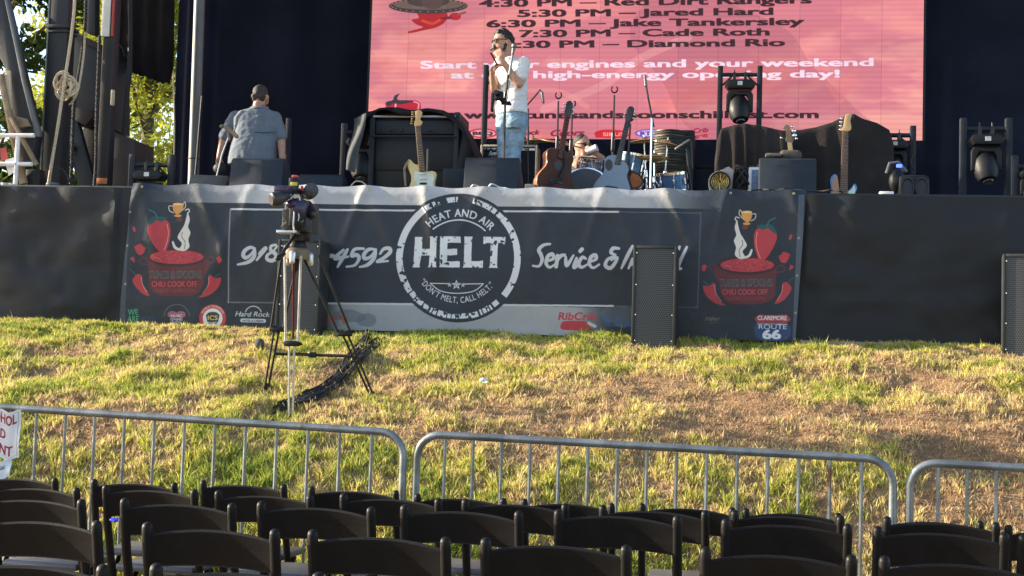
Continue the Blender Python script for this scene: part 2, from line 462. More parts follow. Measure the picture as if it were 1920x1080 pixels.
# ------------------------------------------------------------------ the banner artwork
def paint_banner():
    x0 = P(238, 480, YS).x; x1 = P(1508, 480, YS).x; z1 = ZD+0.05; z0 = ZD-1.36
    c = Canvas(x0-.03, x1+.03, z0, z1, 300, px_on(YS-0.05))
    ink = np.array((40, 46, 55), np.float32)/255
    c.a[:] = ink
    # pale bands along the top and bottom that fade out towards the ends
    u = (c.X-x0)/(x1-x0)
    lt = np.clip((u-0.03)/0.16, 0, 1); rt = np.clip((0.86-u)/0.24, 0, 1)
    f = np.minimum(lt, 1)*np.clip((0.88-u)/0.10, 0, 1)*(0.80+0.20*fbm(c.X*2.0, c.Z*9, 3))
    zt = P(960, 389, YS).z; zb = P(960, 574, YS).z
    # bands follow the print's own straight edges
    ft = (c.Z > zt)*np.clip(f, 0, 1)
    lb = np.clip((u-0.30)/0.04, 0, 1)*np.clip((0.735-u)/0.05, 0, 1)
    ft = np.maximum(ft, 0.0)
    fb = (c.Z < zb)*lb*0.97
    pale = np.array((184, 184, 186), np.float32)/255
    g = np.maximum(ft, fb)[..., None]
    c.a[:] = c.a*(1-g)+pale*g*np.where(c.Z < zb, .86, 1)[..., None]
    mott = (fbm(c.X*3, c.Z*3, 9)-0.5)[..., None]*0.05
    c.a[:] = np.clip(c.a+mott, 0, 1)
    # darker faded patches in the bottom band
    for (px, py, rx, ry) in ((655, 592, 34, 12), (690, 600, 18, 14), (1160, 592, 40, 20)):
        b = c.bb(c.q([(px-rx*1.6, py-ry*1.6), (px+rx*1.6, py+ry*1.6)]))
        X = (b[4]-c.q([(px, py)])[0][0])/(np.abs(c.q([(px+rx, py)])[0][0]-c.q([(px, py)])[0][0]))
        Z = (b[5]-c.q([(px, py)])[0][1])/(np.abs(c.q([(px, py+ry)])[0][1]-c.q([(px, py)])[0][1]))
        d = X*X+Z*Z+1.2*(fbm(c.X[b[2]:b[3], b[0]:b[1]]*9, c.Z[b[2]:b[3], b[0]:b[1]]*9, 5)-.5)
        c.put(b, d < 0.9, (96, 104, 116), 0.55)
    line = (196, 198, 200)
    # dark panel with its white outline
    fade = 0.75
    c.poly([(431, 391), (1318, 398), (1312, 575), (428, 569)], (42, 48, 57))
    c.stroke([(436, 393), (1160, 398)], 3.4, line, 0.95, curve=False)
    c.stroke([(1160, 398), (1314, 400)], 2.4, (120, 128, 140), 0.45, curve=False)
    c.stroke([(434, 393), (430, 568)], 2.6, (170, 175, 180), 0.6, curve=False)
    c.stroke([(430, 567), (600, 569)], 2.4, (140, 146, 155), 0.6, curve=False)
    c.stroke([(600, 569), (1150, 574)], 3.4, line, 0.95, curve=False)
    c.stroke([(1314, 400), (1308, 577)], 2.2, (110, 118, 130), 0.5, curve=False)
    c.stroke([(1150, 574), (1308, 577)], 2.2, (110, 118, 130), 0.45, curve=False)
    # round emblem
    cx, cy = 861, 484
    c.ell(cx, cy, 121, 121, (42, 48, 57))
    W = (206, 208, 210)
    c.ring(cx, cy, 104, 116.5, W, 1, None, 195, 235); c.ring(cx, cy, 104, 116.5, W, 1, (0.36, 30, 4), 150, 195)
    c.ring(cx, cy, 104, 116.5, W, 1, (0.30, 25, 14), -42, 40)
    for a0, a1 in ((236, 242), (244, 247), (249, 251), (258, 266), (267, 269), (284, 287), (288, 303), (304, 309), (311, 318)): c.ring(cx, cy, 105, 115, W, 1, (0.36, 40, 8), a0, a1)
    rr = random.Random(5); a = 48.0
    while a < 150:
        d = rr.choice((2.0, 3.5, 6, 9)); g = rr.choice((0.8, 1.2, 2.0))
        c.ring(cx, cy, 104+rr.random()*2, 116-rr.random()*2, W, 1, (0.38, 35, int(a)), a, a+d); a += d+g
    c.arc_text('HEAT AND AIR', cx, cy, 77.5, -43, 49, 14, W, 0.022)
    c.ring(cx, cy, 69.6, 72.2, W, 1, None, 228, 315)
    def K(x, y): return (690+x*.2593, 350+y*.2593)
    wear = (0.27, 34, 21)
    for poly in ([(345, 365), (402, 367), (397, 377), (397, 452), (455, 452), (458, 377), (452, 365), (510, 362), (505, 380), (500, 570), (505, 586), (440, 586), (447, 570), (452, 500), (392, 500), (378, 572), (383, 586), (326, 586), (334, 570)],
                 [(528, 362), (675, 364), (677, 412), (664, 410), (600, 408), (582, 412), (580, 454), (612, 454), (620, 450), (650, 452), (650, 496), (618, 498), (612, 500), (580, 500), (578, 540), (605, 544), (655, 540), (670, 545), (668, 587), (522, 586), (528, 572)],
                 [(702, 362), (762, 364), (756, 380), (752, 540), (800, 542), (826, 538), (838, 536), (836, 590), (690, 588), (698, 570)],
                 [(838, 364), (998, 366), (996, 420), (980, 418), (976, 408), (944, 410), (938, 575), (944, 591), (878, 590), (886, 574), (892, 410), (858, 410), (848, 418), (838, 416)]):
        c.poly([K(*p) for p in poly], (208, 210, 212), 1, wear)
    # winged stars
    c.stroke([K(455, 700), K(595, 703)], 1.8, W, curve=False); c.stroke([K(692, 706), K(840, 704)], 1.8, W, curve=False)
    c.stroke([K(455, 700), K(530, 755), K(650, 773), K(770, 757), K(840, 704)], 1.8, W)
    def star(x, y, r, col=W, hole=True):
        pts = [K(x+(r if i % 2 == 0 else r*.42)*math.sin(math.pi*i/5), y-(r if i % 2 == 0 else r*.42)*math.cos(math.pi*i/5)) for i in range(10)]
        c.poly(pts, col)
        if hole:
            pts = [K(x+.55*(r if i % 2 == 0 else r*.42)*math.sin(math.pi*i/5), y-.55*(r if i % 2 == 0 else r*.42)*math.cos(math.pi*i/5)) for i in range(10)]
            c.poly(pts, (42, 48, 57))
    star(645, 712, 38); star(595, 712, 20, (170, 172, 176), False); star(692, 714, 20, (170, 172, 176), False); star(645, 712, 14, W, False)
    c.arc_text('\u201cDON\u2019T MELT, CALL HELT.\u201d', cx, cy, 84.5, -59, 53, 11, W, 0.012, below=True)
    # brush lettering
    def D(x, y): return (420+.1771*x, 440+.1771*y)
    def brush(strokes, mp, wd, col=(190, 192, 194)):
        for st in strokes: c.stroke([mp(*p) for p in st], wd, col, 1, None, True, True)
    brush([[(335, 150), (290, 138), (235, 170), (215, 220), (245, 248), (300, 210), (338, 150)], [(336, 150), (330, 235), (270, 292), (160, 320)],
           [(385, 205), (450, 148), (358, 272)], [(565, 112), (512, 125), (508, 170), (555, 205), (565, 250), (520, 278), (468, 262), (470, 220), (530, 180), (575, 130)],
           [(1048, 170), (1080, 160), (1050, 245)], [(1098, 230), (1160, 226)],
           [(1275, 165), (1182, 250), (1250, 246), (1325, 236)], [(1318, 160), (1265, 250), (1212, 345)],
           [(1490, 152), (1395, 158), (1362, 225), (1415, 218), (1440, 255), (1395, 325), (1308, 342)],
           [(1600, 158), (1540, 160), (1492, 212), (1500, 256), (1560, 238), (1612, 165)], [(1615, 160), (1598, 250), (1530, 322), (1448, 345)],
           [(1662, 205), (1700, 155), (1760, 150), (1768, 190), (1700, 250), (1630, 290), (1745, 282)]], D, 7.6)
    def E(x, y): return (960+.2222*x, 400+.2222*y)
    brush([[(325, 262), (270, 272), (232, 312), (250, 355), (258, 400), (232, 448), (182, 446)],
           [(305, 405), (352, 385), (345, 348), (308, 365), (292, 425), (322, 458), (370, 430)], [(388, 362), (376, 452)], [(380, 410), (412, 365), (452, 352)],
           [(456, 372), (466, 442), (522, 358)], [(548, 380), (526, 456), (560, 440)], [(578, 322), (594, 306)],
           [(625, 385), (596, 375), (566, 422), (588, 458), (645, 430)], [(665, 412), (712, 388), (706, 355), (670, 372), (655, 428), (688, 462), (738, 434)],
           [(905, 300), (855, 298), (838, 335), (875, 352)], [(872, 362), (812, 390), (790, 442), (832, 464), (872, 420), (890, 375), (840, 398)],
           [(1018, 280), (970, 372), (925, 466)], [(985, 466), (1020, 390), (1010, 430), (1050, 385), (1045, 455)], [(1120, 395), (1085, 400), (1100, 430), (1070, 460)],
           [(1190, 300), (1150, 455)], [(1140, 365), (1220, 360)], [(1280, 395), (1235, 400), (1220, 450), (1270, 440), (1290, 395), (1285, 455)],
           [(1415, 285), (1345, 450), (1370, 465)], [(1475, 290), (1402, 452), (1430, 470)]], E, 7.4)
    # cooking pot, chillies, trophy and steam, once at each end (mirrored)
    def pot(px, py, mir):
        def m(x, y): return (px+mir*((x-415)*.25), py+(y-530)*.25)
        def pl(pts, col, al=1): c.poly(smooth_path([m(*p) for p in pts]+[m(*pts[0])], 5), col, al)
        red = (172, 58, 66); drk = (92, 44, 48)
        c.stroke([m(x, y) for x, y in ((205, 550), (150, 535), (140, 575), (200, 590))], 3, drk); c.stroke([m(x, y) for x, y in ((625, 545), (680, 530), (692, 565), (628, 590))], 3, drk)
        pl([(192, 540), (205, 700), (215, 775), (290, 818), (415, 826), (540, 818), (602, 770), (622, 690), (640, 540)], drk)
        c.ell(px, py, 57, 18.5, (60, 36, 40)); c.ell(px, py+.6, 50, 13, red)
        rr = random.Random(3)
        for i in range(60):
            a = rr.random()*6.28; q = rr.random()**.5
            c.ell(px+46*q*math.cos(a), py+.6+11*q*math.sin(a), 1.6, .8, rr.choice(((120, 30, 38), (205, 95, 92), (100, 40, 40))), .8)
        pl([(192, 330), (205, 285), (262, 255), (330, 252), (362, 295), (364, 380), (345, 455), (322, 508), (275, 482), (222, 405)], red)
        c.stroke([m(x, y) for x, y in ((340, 285), (350, 350), (340, 420), (318, 480))], 1.2, (225, 150, 150))
        pl([(186, 300), (225, 235), (285, 228), (342, 238), (300, 268), (262, 256), (225, 285)], (34, 78, 80)); c.stroke([m(x, y) for x, y in ((268, 240), (248, 200), (205, 178))], 2.2, (50, 105, 105))
        for pts in ([(82, 700), (118, 660), (152, 672), (160, 735), (212, 822), (150, 800), (98, 742)], [(575, 836), (640, 775), (660, 668), (702, 690), (746, 690), (722, 762), (650, 820)],
                    [(92, 455), (140, 432), (170, 462), (182, 455), (165, 505), (128, 515)], [(715, 540), (742, 528), (758, 560), (735, 580)], [(80, 300), (98, 310), (102, 345), (82, 330)], [(66, 545), (92, 530), (100, 572)]):
            pl(pts, red)
        c.stroke([m(x, y) for x, y in ((110, 665), (85, 640), (66, 618))], 2, (40, 80, 85)); c.stroke([m(x, y) for x, y in ((700, 685), (740, 655))], 3, (40, 80, 85))
        c.stroke([m(x, y) for x, y in ((658, 680), (652, 740), (610, 805))], 1, (220, 150, 150)); c.stroke([m(x, y) for x, y in ((150, 680), (158, 735), (190, 795))], 1, (220, 150, 150))
        st = (206, 202, 194)
        pl([(492, 190), (510, 250), (498, 305), (516, 350), (500, 400), (508, 455), (470, 486), (430, 476), (450, 430), (418, 385), (445, 330), (470, 285)], st)
        c.stroke([m(x, y) for x, y in ((382, 418), (402, 462), (450, 480))], 5, st, 1, None, True, True); c.stroke([m(x, y) for x, y in ((475, 180), (498, 172), (505, 190), (490, 205))], 2, st)
        c.stroke([m(x, y) for x, y in ((455, 345), (450, 380), (475, 420), (470, 470))], 1.2, (90, 86, 84))
        gold = (206, 146, 78)
        pl([(380, 132), (455, 132), (452, 180), (425, 208), (405, 208), (384, 180)], gold); c.ell(*m(418, 134), 9.6, 2.2, (232, 190, 120))
        c.stroke([m(x, y) for x, y in ((382, 150), (352, 150), (358, 185), (388, 200))], 1.8, (200, 185, 165)); c.stroke([m(x, y) for x, y in ((455, 140), (470, 118), (475, 155), (445, 185))], 1.8, (200, 185, 165))
        c.ell(*m(420, 222), 7, 2.6, gold); pl([(414, 236), (450, 236), (450, 262), (414, 262)], (100, 58, 52))
        k = 1.0
        c.text('TUNES & SPOONS', (px-52, py+40), (px+47, py+39.5), 12.5, (70, 128, 124), 0.035); c.text('TUNES & SPOONS', (px-51.4, py+39.4), (px+46.4, py+38.9), 11.5, (66, 46, 50), 0.0)
        c.arc_text('CHILI COOK OFF', px-3, py-150, 207.5, 13.5, -11.5, 10, (176, 66, 74), 0.02, below=True) if False else c.text('CHILI COOK OFF', (px-47, py+56), (px+38, py+56), 10, (182, 70, 78), 0.02)
        c.text('AUGUST 22ND-24TH', (px-41, py+66), (px+32, py+66), 6, (140, 56, 62), 0.02)
    pot(334, 482, 1); pot(1401, 497, -1)
    # sponsors
    G = (62, 150, 108)
    c.text('WE', (242.5, 591), (262, 591), 11, G, .02); c.text('ARE', (242, 604), (263, 604), 11, G, .02)
    c.text('CL', (231, 603), (241, 604), 11, (36, 70, 96), .0); c.text('MORE', (264, 604), (294, 604.5), 11, (36, 66, 100), .0)
    c.ring(334, 595, 23, 24.5, (110, 108, 120), .8, None, 185, 355); c.ell(326, 590, 9, 6.5, (150, 92, 108)); c.ell(342, 590, 9, 6.5, (150, 92, 108))
    c.text('MUSIC', (323, 595), (344, 595), 4.6, (205, 190, 198), .03); c.text('GIVING', (322, 601.5), (345, 601.5), 4.6, (205, 190, 198), .03); c.text('KIDS', (325, 607), (342, 607), 4, (205, 190, 198), .03)
    c.ell(401, 596, 25, 25, (178, 62, 62)); c.ell(401, 597, 18.5, 18.5, (214, 212, 208)); c.arc_text('WORLD CHAMPION', 401, 596, 19.6, -68, 68, 4, (224, 205, 200), .02)
    c.ell(401, 590, 11, 5, (52, 58, 60)); c.poly([(388, 590), (414, 590), (411, 604), (391, 604)], (52, 58, 60)); c.text('ICS', (391.5, 600), (410.5, 600), 8, (206, 176, 96), .03); c.text('WPI INC', (392, 608), (410, 608), 3.4, (60, 60, 60), .03)
    c.text('Hard', (443, 593), (474, 594), 9, (186, 190, 196), .02, shear=.25); c.text('Rock', (477, 593.5), (508, 594.5), 9, (186, 190, 196), .02, shear=.25); c.ring(477, 590, 14.5, 16.5, (186, 190, 196), 1, None, 195, 345)
    c.stroke([(456, 601), (497, 602)], 7, (190, 196, 204), curve=False); c.text('HOTEL & CASINO', (457, 603.2), (496, 604), 3.6, (50, 60, 80), .02)
    O = (190, 84, 48)
    c.ring(616, 596, 7.5, 9.5, O); c.text("Joe", (608, 601), (632, 601), 10, O, .02, shear=.2); c.text("\u2019s", (637, 606), (654, 606), 13, O, .04)
    rc = (176, 58, 66)
    c.text('RibCrib', (1047, 600), (1118, 600), 13.5, rc, .025, shear=.15); c.poly(smooth_path([(1053, 606), (1062, 602), (1098, 603), (1106, 612), (1108, 619), (1056, 618), (1053, 606)]), rc); c.stroke([(1104, 606), (1116, 612)], 6, (190, 200, 204), .8)
    b = c.bb(c.q([(1130, 595), (1182, 612)])); c.put(b, np.ones(b[4].shape), (52, 92, 150), .55, (0.47, 22, 6))
    c.text('Miller', (1321, 602), (1350, 601), 7, (120, 116, 96), .03, .7, shear=.4); c.stroke([(1330, 606), (1347, 604)], 1.2, (120, 116, 96), .7)
    c.poly([(1414, 597), (1424, 590), (1444, 591.5), (1474, 590), (1483, 599), (1474, 606), (1420, 606)], (160, 66, 74)); c.text('CLAREMORE', (1420, 600), (1475, 600.5), 7.5, (214, 206, 206), .03); c.text('OKLAHOMA', (1432, 605), (1466, 605), 3, (120, 50, 60), .02)
    c.stroke([(1419, 607.5), (1476, 608)], 1.2, (200, 200, 206), curve=False)
    c.poly(smooth_path([(1414, 620), (1418, 609), (1448, 610), (1478, 610), (1482, 622), (1477, 634), (1448, 643), (1420, 634), (1414, 620)]), (48, 66, 104)); c.text('ROUTE', (1422, 617), (1475, 617.5), 8.5, (205, 206, 210), .005); c.text('66', (1429, 635), (1464, 635.5), 16, (212, 212, 214), .045)
    # smooth pale hems with brass eyelets at both ends
    c.poly([(239, 352), (247, 352), (237, 612), (227, 612)], (86, 94, 104), .55); c.poly([(1497, 365), (1508, 365), (1497, 640), (1485, 640)], (98, 108, 120), .6)
    for (x, y) in ((246, 398), (241, 461), (238, 533), (1497, 447), (1494, 517), (1491, 587), (1490, 636)): c.ell(x, y, 2.0, 2.0, (176, 170, 150)); c.ell(x, y, .8, .8, (40, 40, 42))
    return c
# ------------------------------------------------------------------ the picture on the video wall
YW = 16.3
def paint_screen():
    tl = P(697, -150, YW); br = P(1729, 268, YW); bl = P(690, 262, YW); tr_ = P(1735, -150, YW)
    x0 = P(694, 120, YW).x; x1 = P(1731, 120, YW).x; z0 = P(1210, 265, YW).z; z1 = z0+4.0
    c = Canvas(x0, x1, z0, z1, 190, px_on(YW))
    f1 = fbm(c.X*.55+3, c.Z*1.6, 2, 5); f2 = fbm(c.X*.9+9+2*f1, c.Z*2.6, 7, 5); f3 = fbm(c.X*.5, c.Z*.7+4, 31, 3)
    base = np.array((224, 128, 142), np.float32)/255; sal = np.array((248, 130, 124), np.float32)/255; hi = np.array((255, 178, 168), np.float32)/255; mau = np.array((206, 118, 134), np.float32)/255
    a = np.clip((f2-.46)*5, 0, 1)[..., None]; h = np.clip((f1*f2-.29)*9, 0, 1)[..., None]; mv = np.clip((f3-.5)*4, 0, 1)[..., None]
    lowz = np.clip(1.15-(c.Z-z0)/2.2, 0.15, 1)[..., None]
    col = base*(1-mv)+mau*mv
    col = col*(1-a*lowz)+sal*a*lowz; col = col*(1-h*.8*lowz)+hi*h*.8*lowz
    c.a[:] = col
    # broad darker guitar shape and paler swooshes behind the words
    c.poly(smooth_path([(1250, -40), (1400, 20), (1480, 60), (1520, 120), (1560, 160), (1600, 200), (1640, 262), (1330, 262), (1240, 150), (1180, 60), (1250, -40)]), (180, 98, 118), .4)
    c.poly(smooth_path([(1548, 158), (1606, 130), (1604, 160), (1590, 180), (1572, 195), (1548, 158)]), (246, 136, 130), .35)
    c.stroke([(1020, 205), (1130, 160), (1200, 110), (1290, 70)], 15, (255, 184, 180), .35); c.stroke([(920, 175), (1040, 170), (1100, 200)], 10, (255, 170, 160), .35)
    D = (52, 8, 22); W = (255, 226, 244)
    for t, a, b, h in (('4:30 PM \u2013 Red Dirt Rangers', (898, 13), (1522, 6), 13.5), ('5:30 PM \u2013 Jared Hard', (970, 31.5), (1450, 27.5), 12.6), ('6:30 PM \u2013 Jake Tankersley', (912, 51), (1508, 46.5), 12.8),
                       ('7:30 PM \u2013 Cade Roth', (973, 69.5), (1443, 66), 12.6), ('8:30 PM \u2013 Diamond Rio', (940, 90), (1472, 86), 12.6), ('www.tunesandspoonschilifest.com', (870, 222), (1535, 221), 13)):
        c.text(t, a, b, h, D, .034)
    c.text('Start your engines and your weekend', (788, 128.5), (1638, 123.5), 13.6, W, .03); c.text('at our high-energy opening day!', (845, 147), (1575, 145), 13.2, W, .03)
    # chilli under a sombrero
    def K(x, y): return (690+x*.276, y*.276)
    c.poly(smooth_path([K(*p) for p in ((320, 45), (365, 30), (470, 36), (505, 70), (540, 100), (522, 150), (462, 186), (380, 205), (290, 224), (274, 214), (372, 186), (330, 166), (296, 135), (345, 122), (330, 85), (320, 45))]), (178, 14, 30))
    c.stroke([K(370, 140), K(440, 160), K(510, 120)], 5, (236, 92, 48), .7); c.stroke([K(350, 60), K(420, 64), K(480, 60)], 4, (214, 50, 60), .8)
    c.ell(*K(592, 112), 11, 7, (190, 20, 36)); c.stroke([K(610, 100), K(660, 84)], 4, (150, 80, 60)); c.stroke([K(500, 125), K(560, 120)], 5, (120, 20, 30))
    c.ell(803, 11, 74, 14.5, (64, 48, 46)); c.ell(803, 8, 66, 10.5, (112, 88, 80)); c.ell(803, 2, 40, 11, (70, 52, 50))
    rr = random.Random(2)
    for i in range(60):
        t = math.pi*2*i/60; c.ell(803+70*math.cos(t), 10+12.2*math.sin(t), 1.5, 1, (150, 126, 110) if i % 2 else (50, 36, 36))
    c.poly(smooth_path([K(*p) for p in ((365, 40), (375, -60), (430, -100), (490, -60), (500, 40), (430, 62), (365, 40))]), (86, 62, 58))
    # red pepper with a dark cap, low on the left
    def L(x, y): return (640+x*.213, 140+y*.213)
    c.poly(smooth_path([L(*p) for p in ((392, 262), (440, 236), (560, 228), (650, 226), (695, 255), (698, 330), (680, 420), (560, 480), (430, 430), (396, 330), (392, 262))]), (190, 16, 44))
    c.poly(smooth_path([L(*p) for p in ((386, 262), (400, 238), (452, 224), (470, 185), (512, 168), (495, 195), (500, 222), (600, 226), (690, 240), (640, 236), (520, 262), (470, 250), (420, 275), (386, 262))]), (58, 40, 56))
    c.stroke([L(640, 238), L(680, 256), L(676, 300)], 3, (245, 150, 170)); c.stroke([L(478, 262), L(474, 300)], 3, (240, 190, 190))
    # sponsor line
    def ro(x, y, rx, ry, o, i): c.ell(x, y, rx, ry, o); c.ell(x, y, rx-4, ry-2.5, i)
    ro(905, 250, 28, 9, (190, 26, 60), (246, 170, 176)); c.text('BBQ', (886, 253), (924, 253), 6, (60, 10, 30), .04)
    c.text('Rock', (976, 254), (1012, 252), 9, (120, 24, 60), .03, shear=.3); c.text('Coors', (1032, 255), (1096, 254), 11, (150, 20, 60), .03, shear=.35)
    c.poly(smooth_path([(1117, 258), (1116, 248), (1135, 243), (1172, 246), (1173, 258), (1117, 258)]), (214, 22, 30)); c.text('SIRUS', (1130, 255), (1170, 255), 6.5, (250, 170, 170), .03)
    ro(1217, 250, 27, 8, (120, 90, 190), (236, 200, 240)); c.text('RTC', (1200, 254), (1232, 253.5), 7, (80, 60, 170), .05)
    c.text('Crib', (1300, 249), (1328, 247.5), 8, (170, 16, 50), .03, shear=.2); c.text('grill', (1302, 258), (1326, 257.5), 6, (170, 16, 50), .03)
    # cabinet seams and scan lines of the panels
    for i in range(1, 14):
        X = x0+(x1-x0)*i/14; j = int((X-c.x0)*c.k); c.a[:, j-1:j+1] *= .80
    tw, th = (x1-x0)/14, .25
    c.a *= (.965+.06*hash2(np.floor((c.X-x0)/tw).astype(int), np.floor((c.Z-z0)/th).astype(int), 5))[..., None]
    zz = np.arange(c.H)
    c.a *= (0.975+0.025*np.cos(zz*2*math.pi/(c.k*.062)))[:, None, None]
    for k in range(0, c.H, int(.25*c.k)): c.a[k:k+2] *= 1.06
    return c, (x0, x1, z0, z1)
# ------------------------------------------------------------------ ground
_px = np.array([-1e3, 5.5, 6.9, 7.25, 7.75, 8.3, 8.9, 9.6, 10.6, 11.2, 11.8, 12.4, 1e3])
_pz = CZ+np.array([-1.37, -1.37, -1.40, -1.40, -1.18, -.76, -.37, -.17, .09, .25, .335, .35, .35])
def G(x, y, fine=True):
    x = np.asarray(x, float); y = np.asarray(y, float)
    z = (np.interp(y-.12, _px, _pz)+2*np.interp(y, _px, _pz)+np.interp(y+.12, _px, _pz))/4
    k = np.clip((y-7.1)/.8, 0, 1)
    z = z-0.012*np.clip(x, -6, 6)*(1-np.clip((y-8)/2, 0, 1))
    near = np.clip((14-y)/2, 0, 1)
    z = z+(.12*(fbm(x*.9, y*1.1, 4, 2)-.5)+.15*(fbm(x*2.8, y*3.4, 8, 3)-.5))*(.25+.75*k)*near*np.clip((12.2-y)/.9, .15, 1)
    if fine: z = z+.022*(fbm(x*11, y*11, 12, 2)-.5)*near
    return z
def Gz(x, y): return float(G(np.array([x]), np.array([y]))[0])
def hit(px, py):
    d = ray(px, py); t = np.arange(5, 14, .02)
    i = int(np.argmax(CZ+d.z*t < G(d.x*t, d.y*t))); p = CAM+d*float(t[i])
    if i == 0: p = CAM+d*(11.6/d.y)
    return Vector((p.x, p.y, Gz(p.x, p.y)))
def lines(lo, a, b, hi, st):
    f = np.arange(a, b+1e-6, st)
    l = a-np.geomspace(.3, a-lo, 14)[::-1]; h = b+np.geomspace(.3, hi-b, 14)
    return np.concatenate([l, f, h])
gx = lines(-160, -7.4, 5.2, 160, .05); gy = lines(-60, 2.2, 12.6, 320, .05)
GX, GY = np.meshgrid(gx, gy)
GZ = G(GX, GY)
me = bpy.data.meshes.new('ground')
nx, ny = len(gx), len(gy)
ii = (np.arange(ny-1)[:, None]*nx+np.arange(nx-1)[None, :]).ravel()
fc = np.stack([ii, ii+1, ii+nx+1, ii+nx], 1)
me.vertices.add(nx*ny); me.vertices.foreach_set('co', np.stack([GX, GY, GZ], -1).ravel())
me.loops.add(fc.size); me.loops.foreach_set('vertex_index', fc.ravel().astype(np.int32))
me.polygons.add(len(fc)); me.polygons.foreach_set('loop_start', np.arange(0, fc.size, 4, dtype=np.int32))
me.update(calc_edges=True); me.shade_smooth()
def ground_mat():
    m = bpy.data.materials.new('soil'); m.use_nodes = True; n = m.node_tree; b = n.nodes['Principled BSDF']
    b.inputs['Roughness'].default_value = .95; b.inputs['Specular IOR Level'].default_value = .1
    tc = n.nodes.new('ShaderNodeTexCoord')
    def nz(s, d=6):
        t = n.nodes.new('ShaderNodeTexNoise'); t.inputs['Scale'].default_value = s; t.inputs['Detail'].default_value = d; n.links.new(tc.outputs['Object'], t.inputs['Vector']); return t
    a = nz(1.8); c = nz(22); d = nz(90, 3)
    r = n.nodes.new('ShaderNodeValToRGB'); e = r.color_ramp.elements
    e[0].position = .35; e[0].color = (.17, .10, .055, 1); e[1].position = .68; e[1].color = (.40, .26, .14, 1)
    mx = n.nodes.new('ShaderNodeMath'); mx.operation = 'MULTIPLY_ADD'; mx.inputs[1].default_value = .55; n.links.new(c.outputs['Fac'], mx.inputs[0])
    m2 = n.nodes.new('ShaderNodeMath'); m2.operation = 'MULTIPLY'; m2.inputs[1].default_value = .45; n.links.new(a.outputs['Fac'], m2.inputs[0]); n.links.new(m2.outputs[0], mx.inputs[2])
    n.links.new(mx.outputs[0], r.inputs[0]); n.links.new(r.outputs[0], b.inputs['Base Color'])
    bp = n.nodes.new('ShaderNodeBump'); bp.inputs['Strength'].default_value = .8; bp.inputs['Distance'].default_value = .02
    n.links.new(d.outputs['Fac'], bp.inputs['Height']); n.links.new(bp.outputs[0], b.inputs['Normal'])
    return m
me.materials.append(ground_mat())
ground = bpy.data.objects.new('ground', me); C.objects.link(ground)
tag(ground, 'bumpy brown earth bank rising from the chairs to the stage', 'ground', None, 'structure')
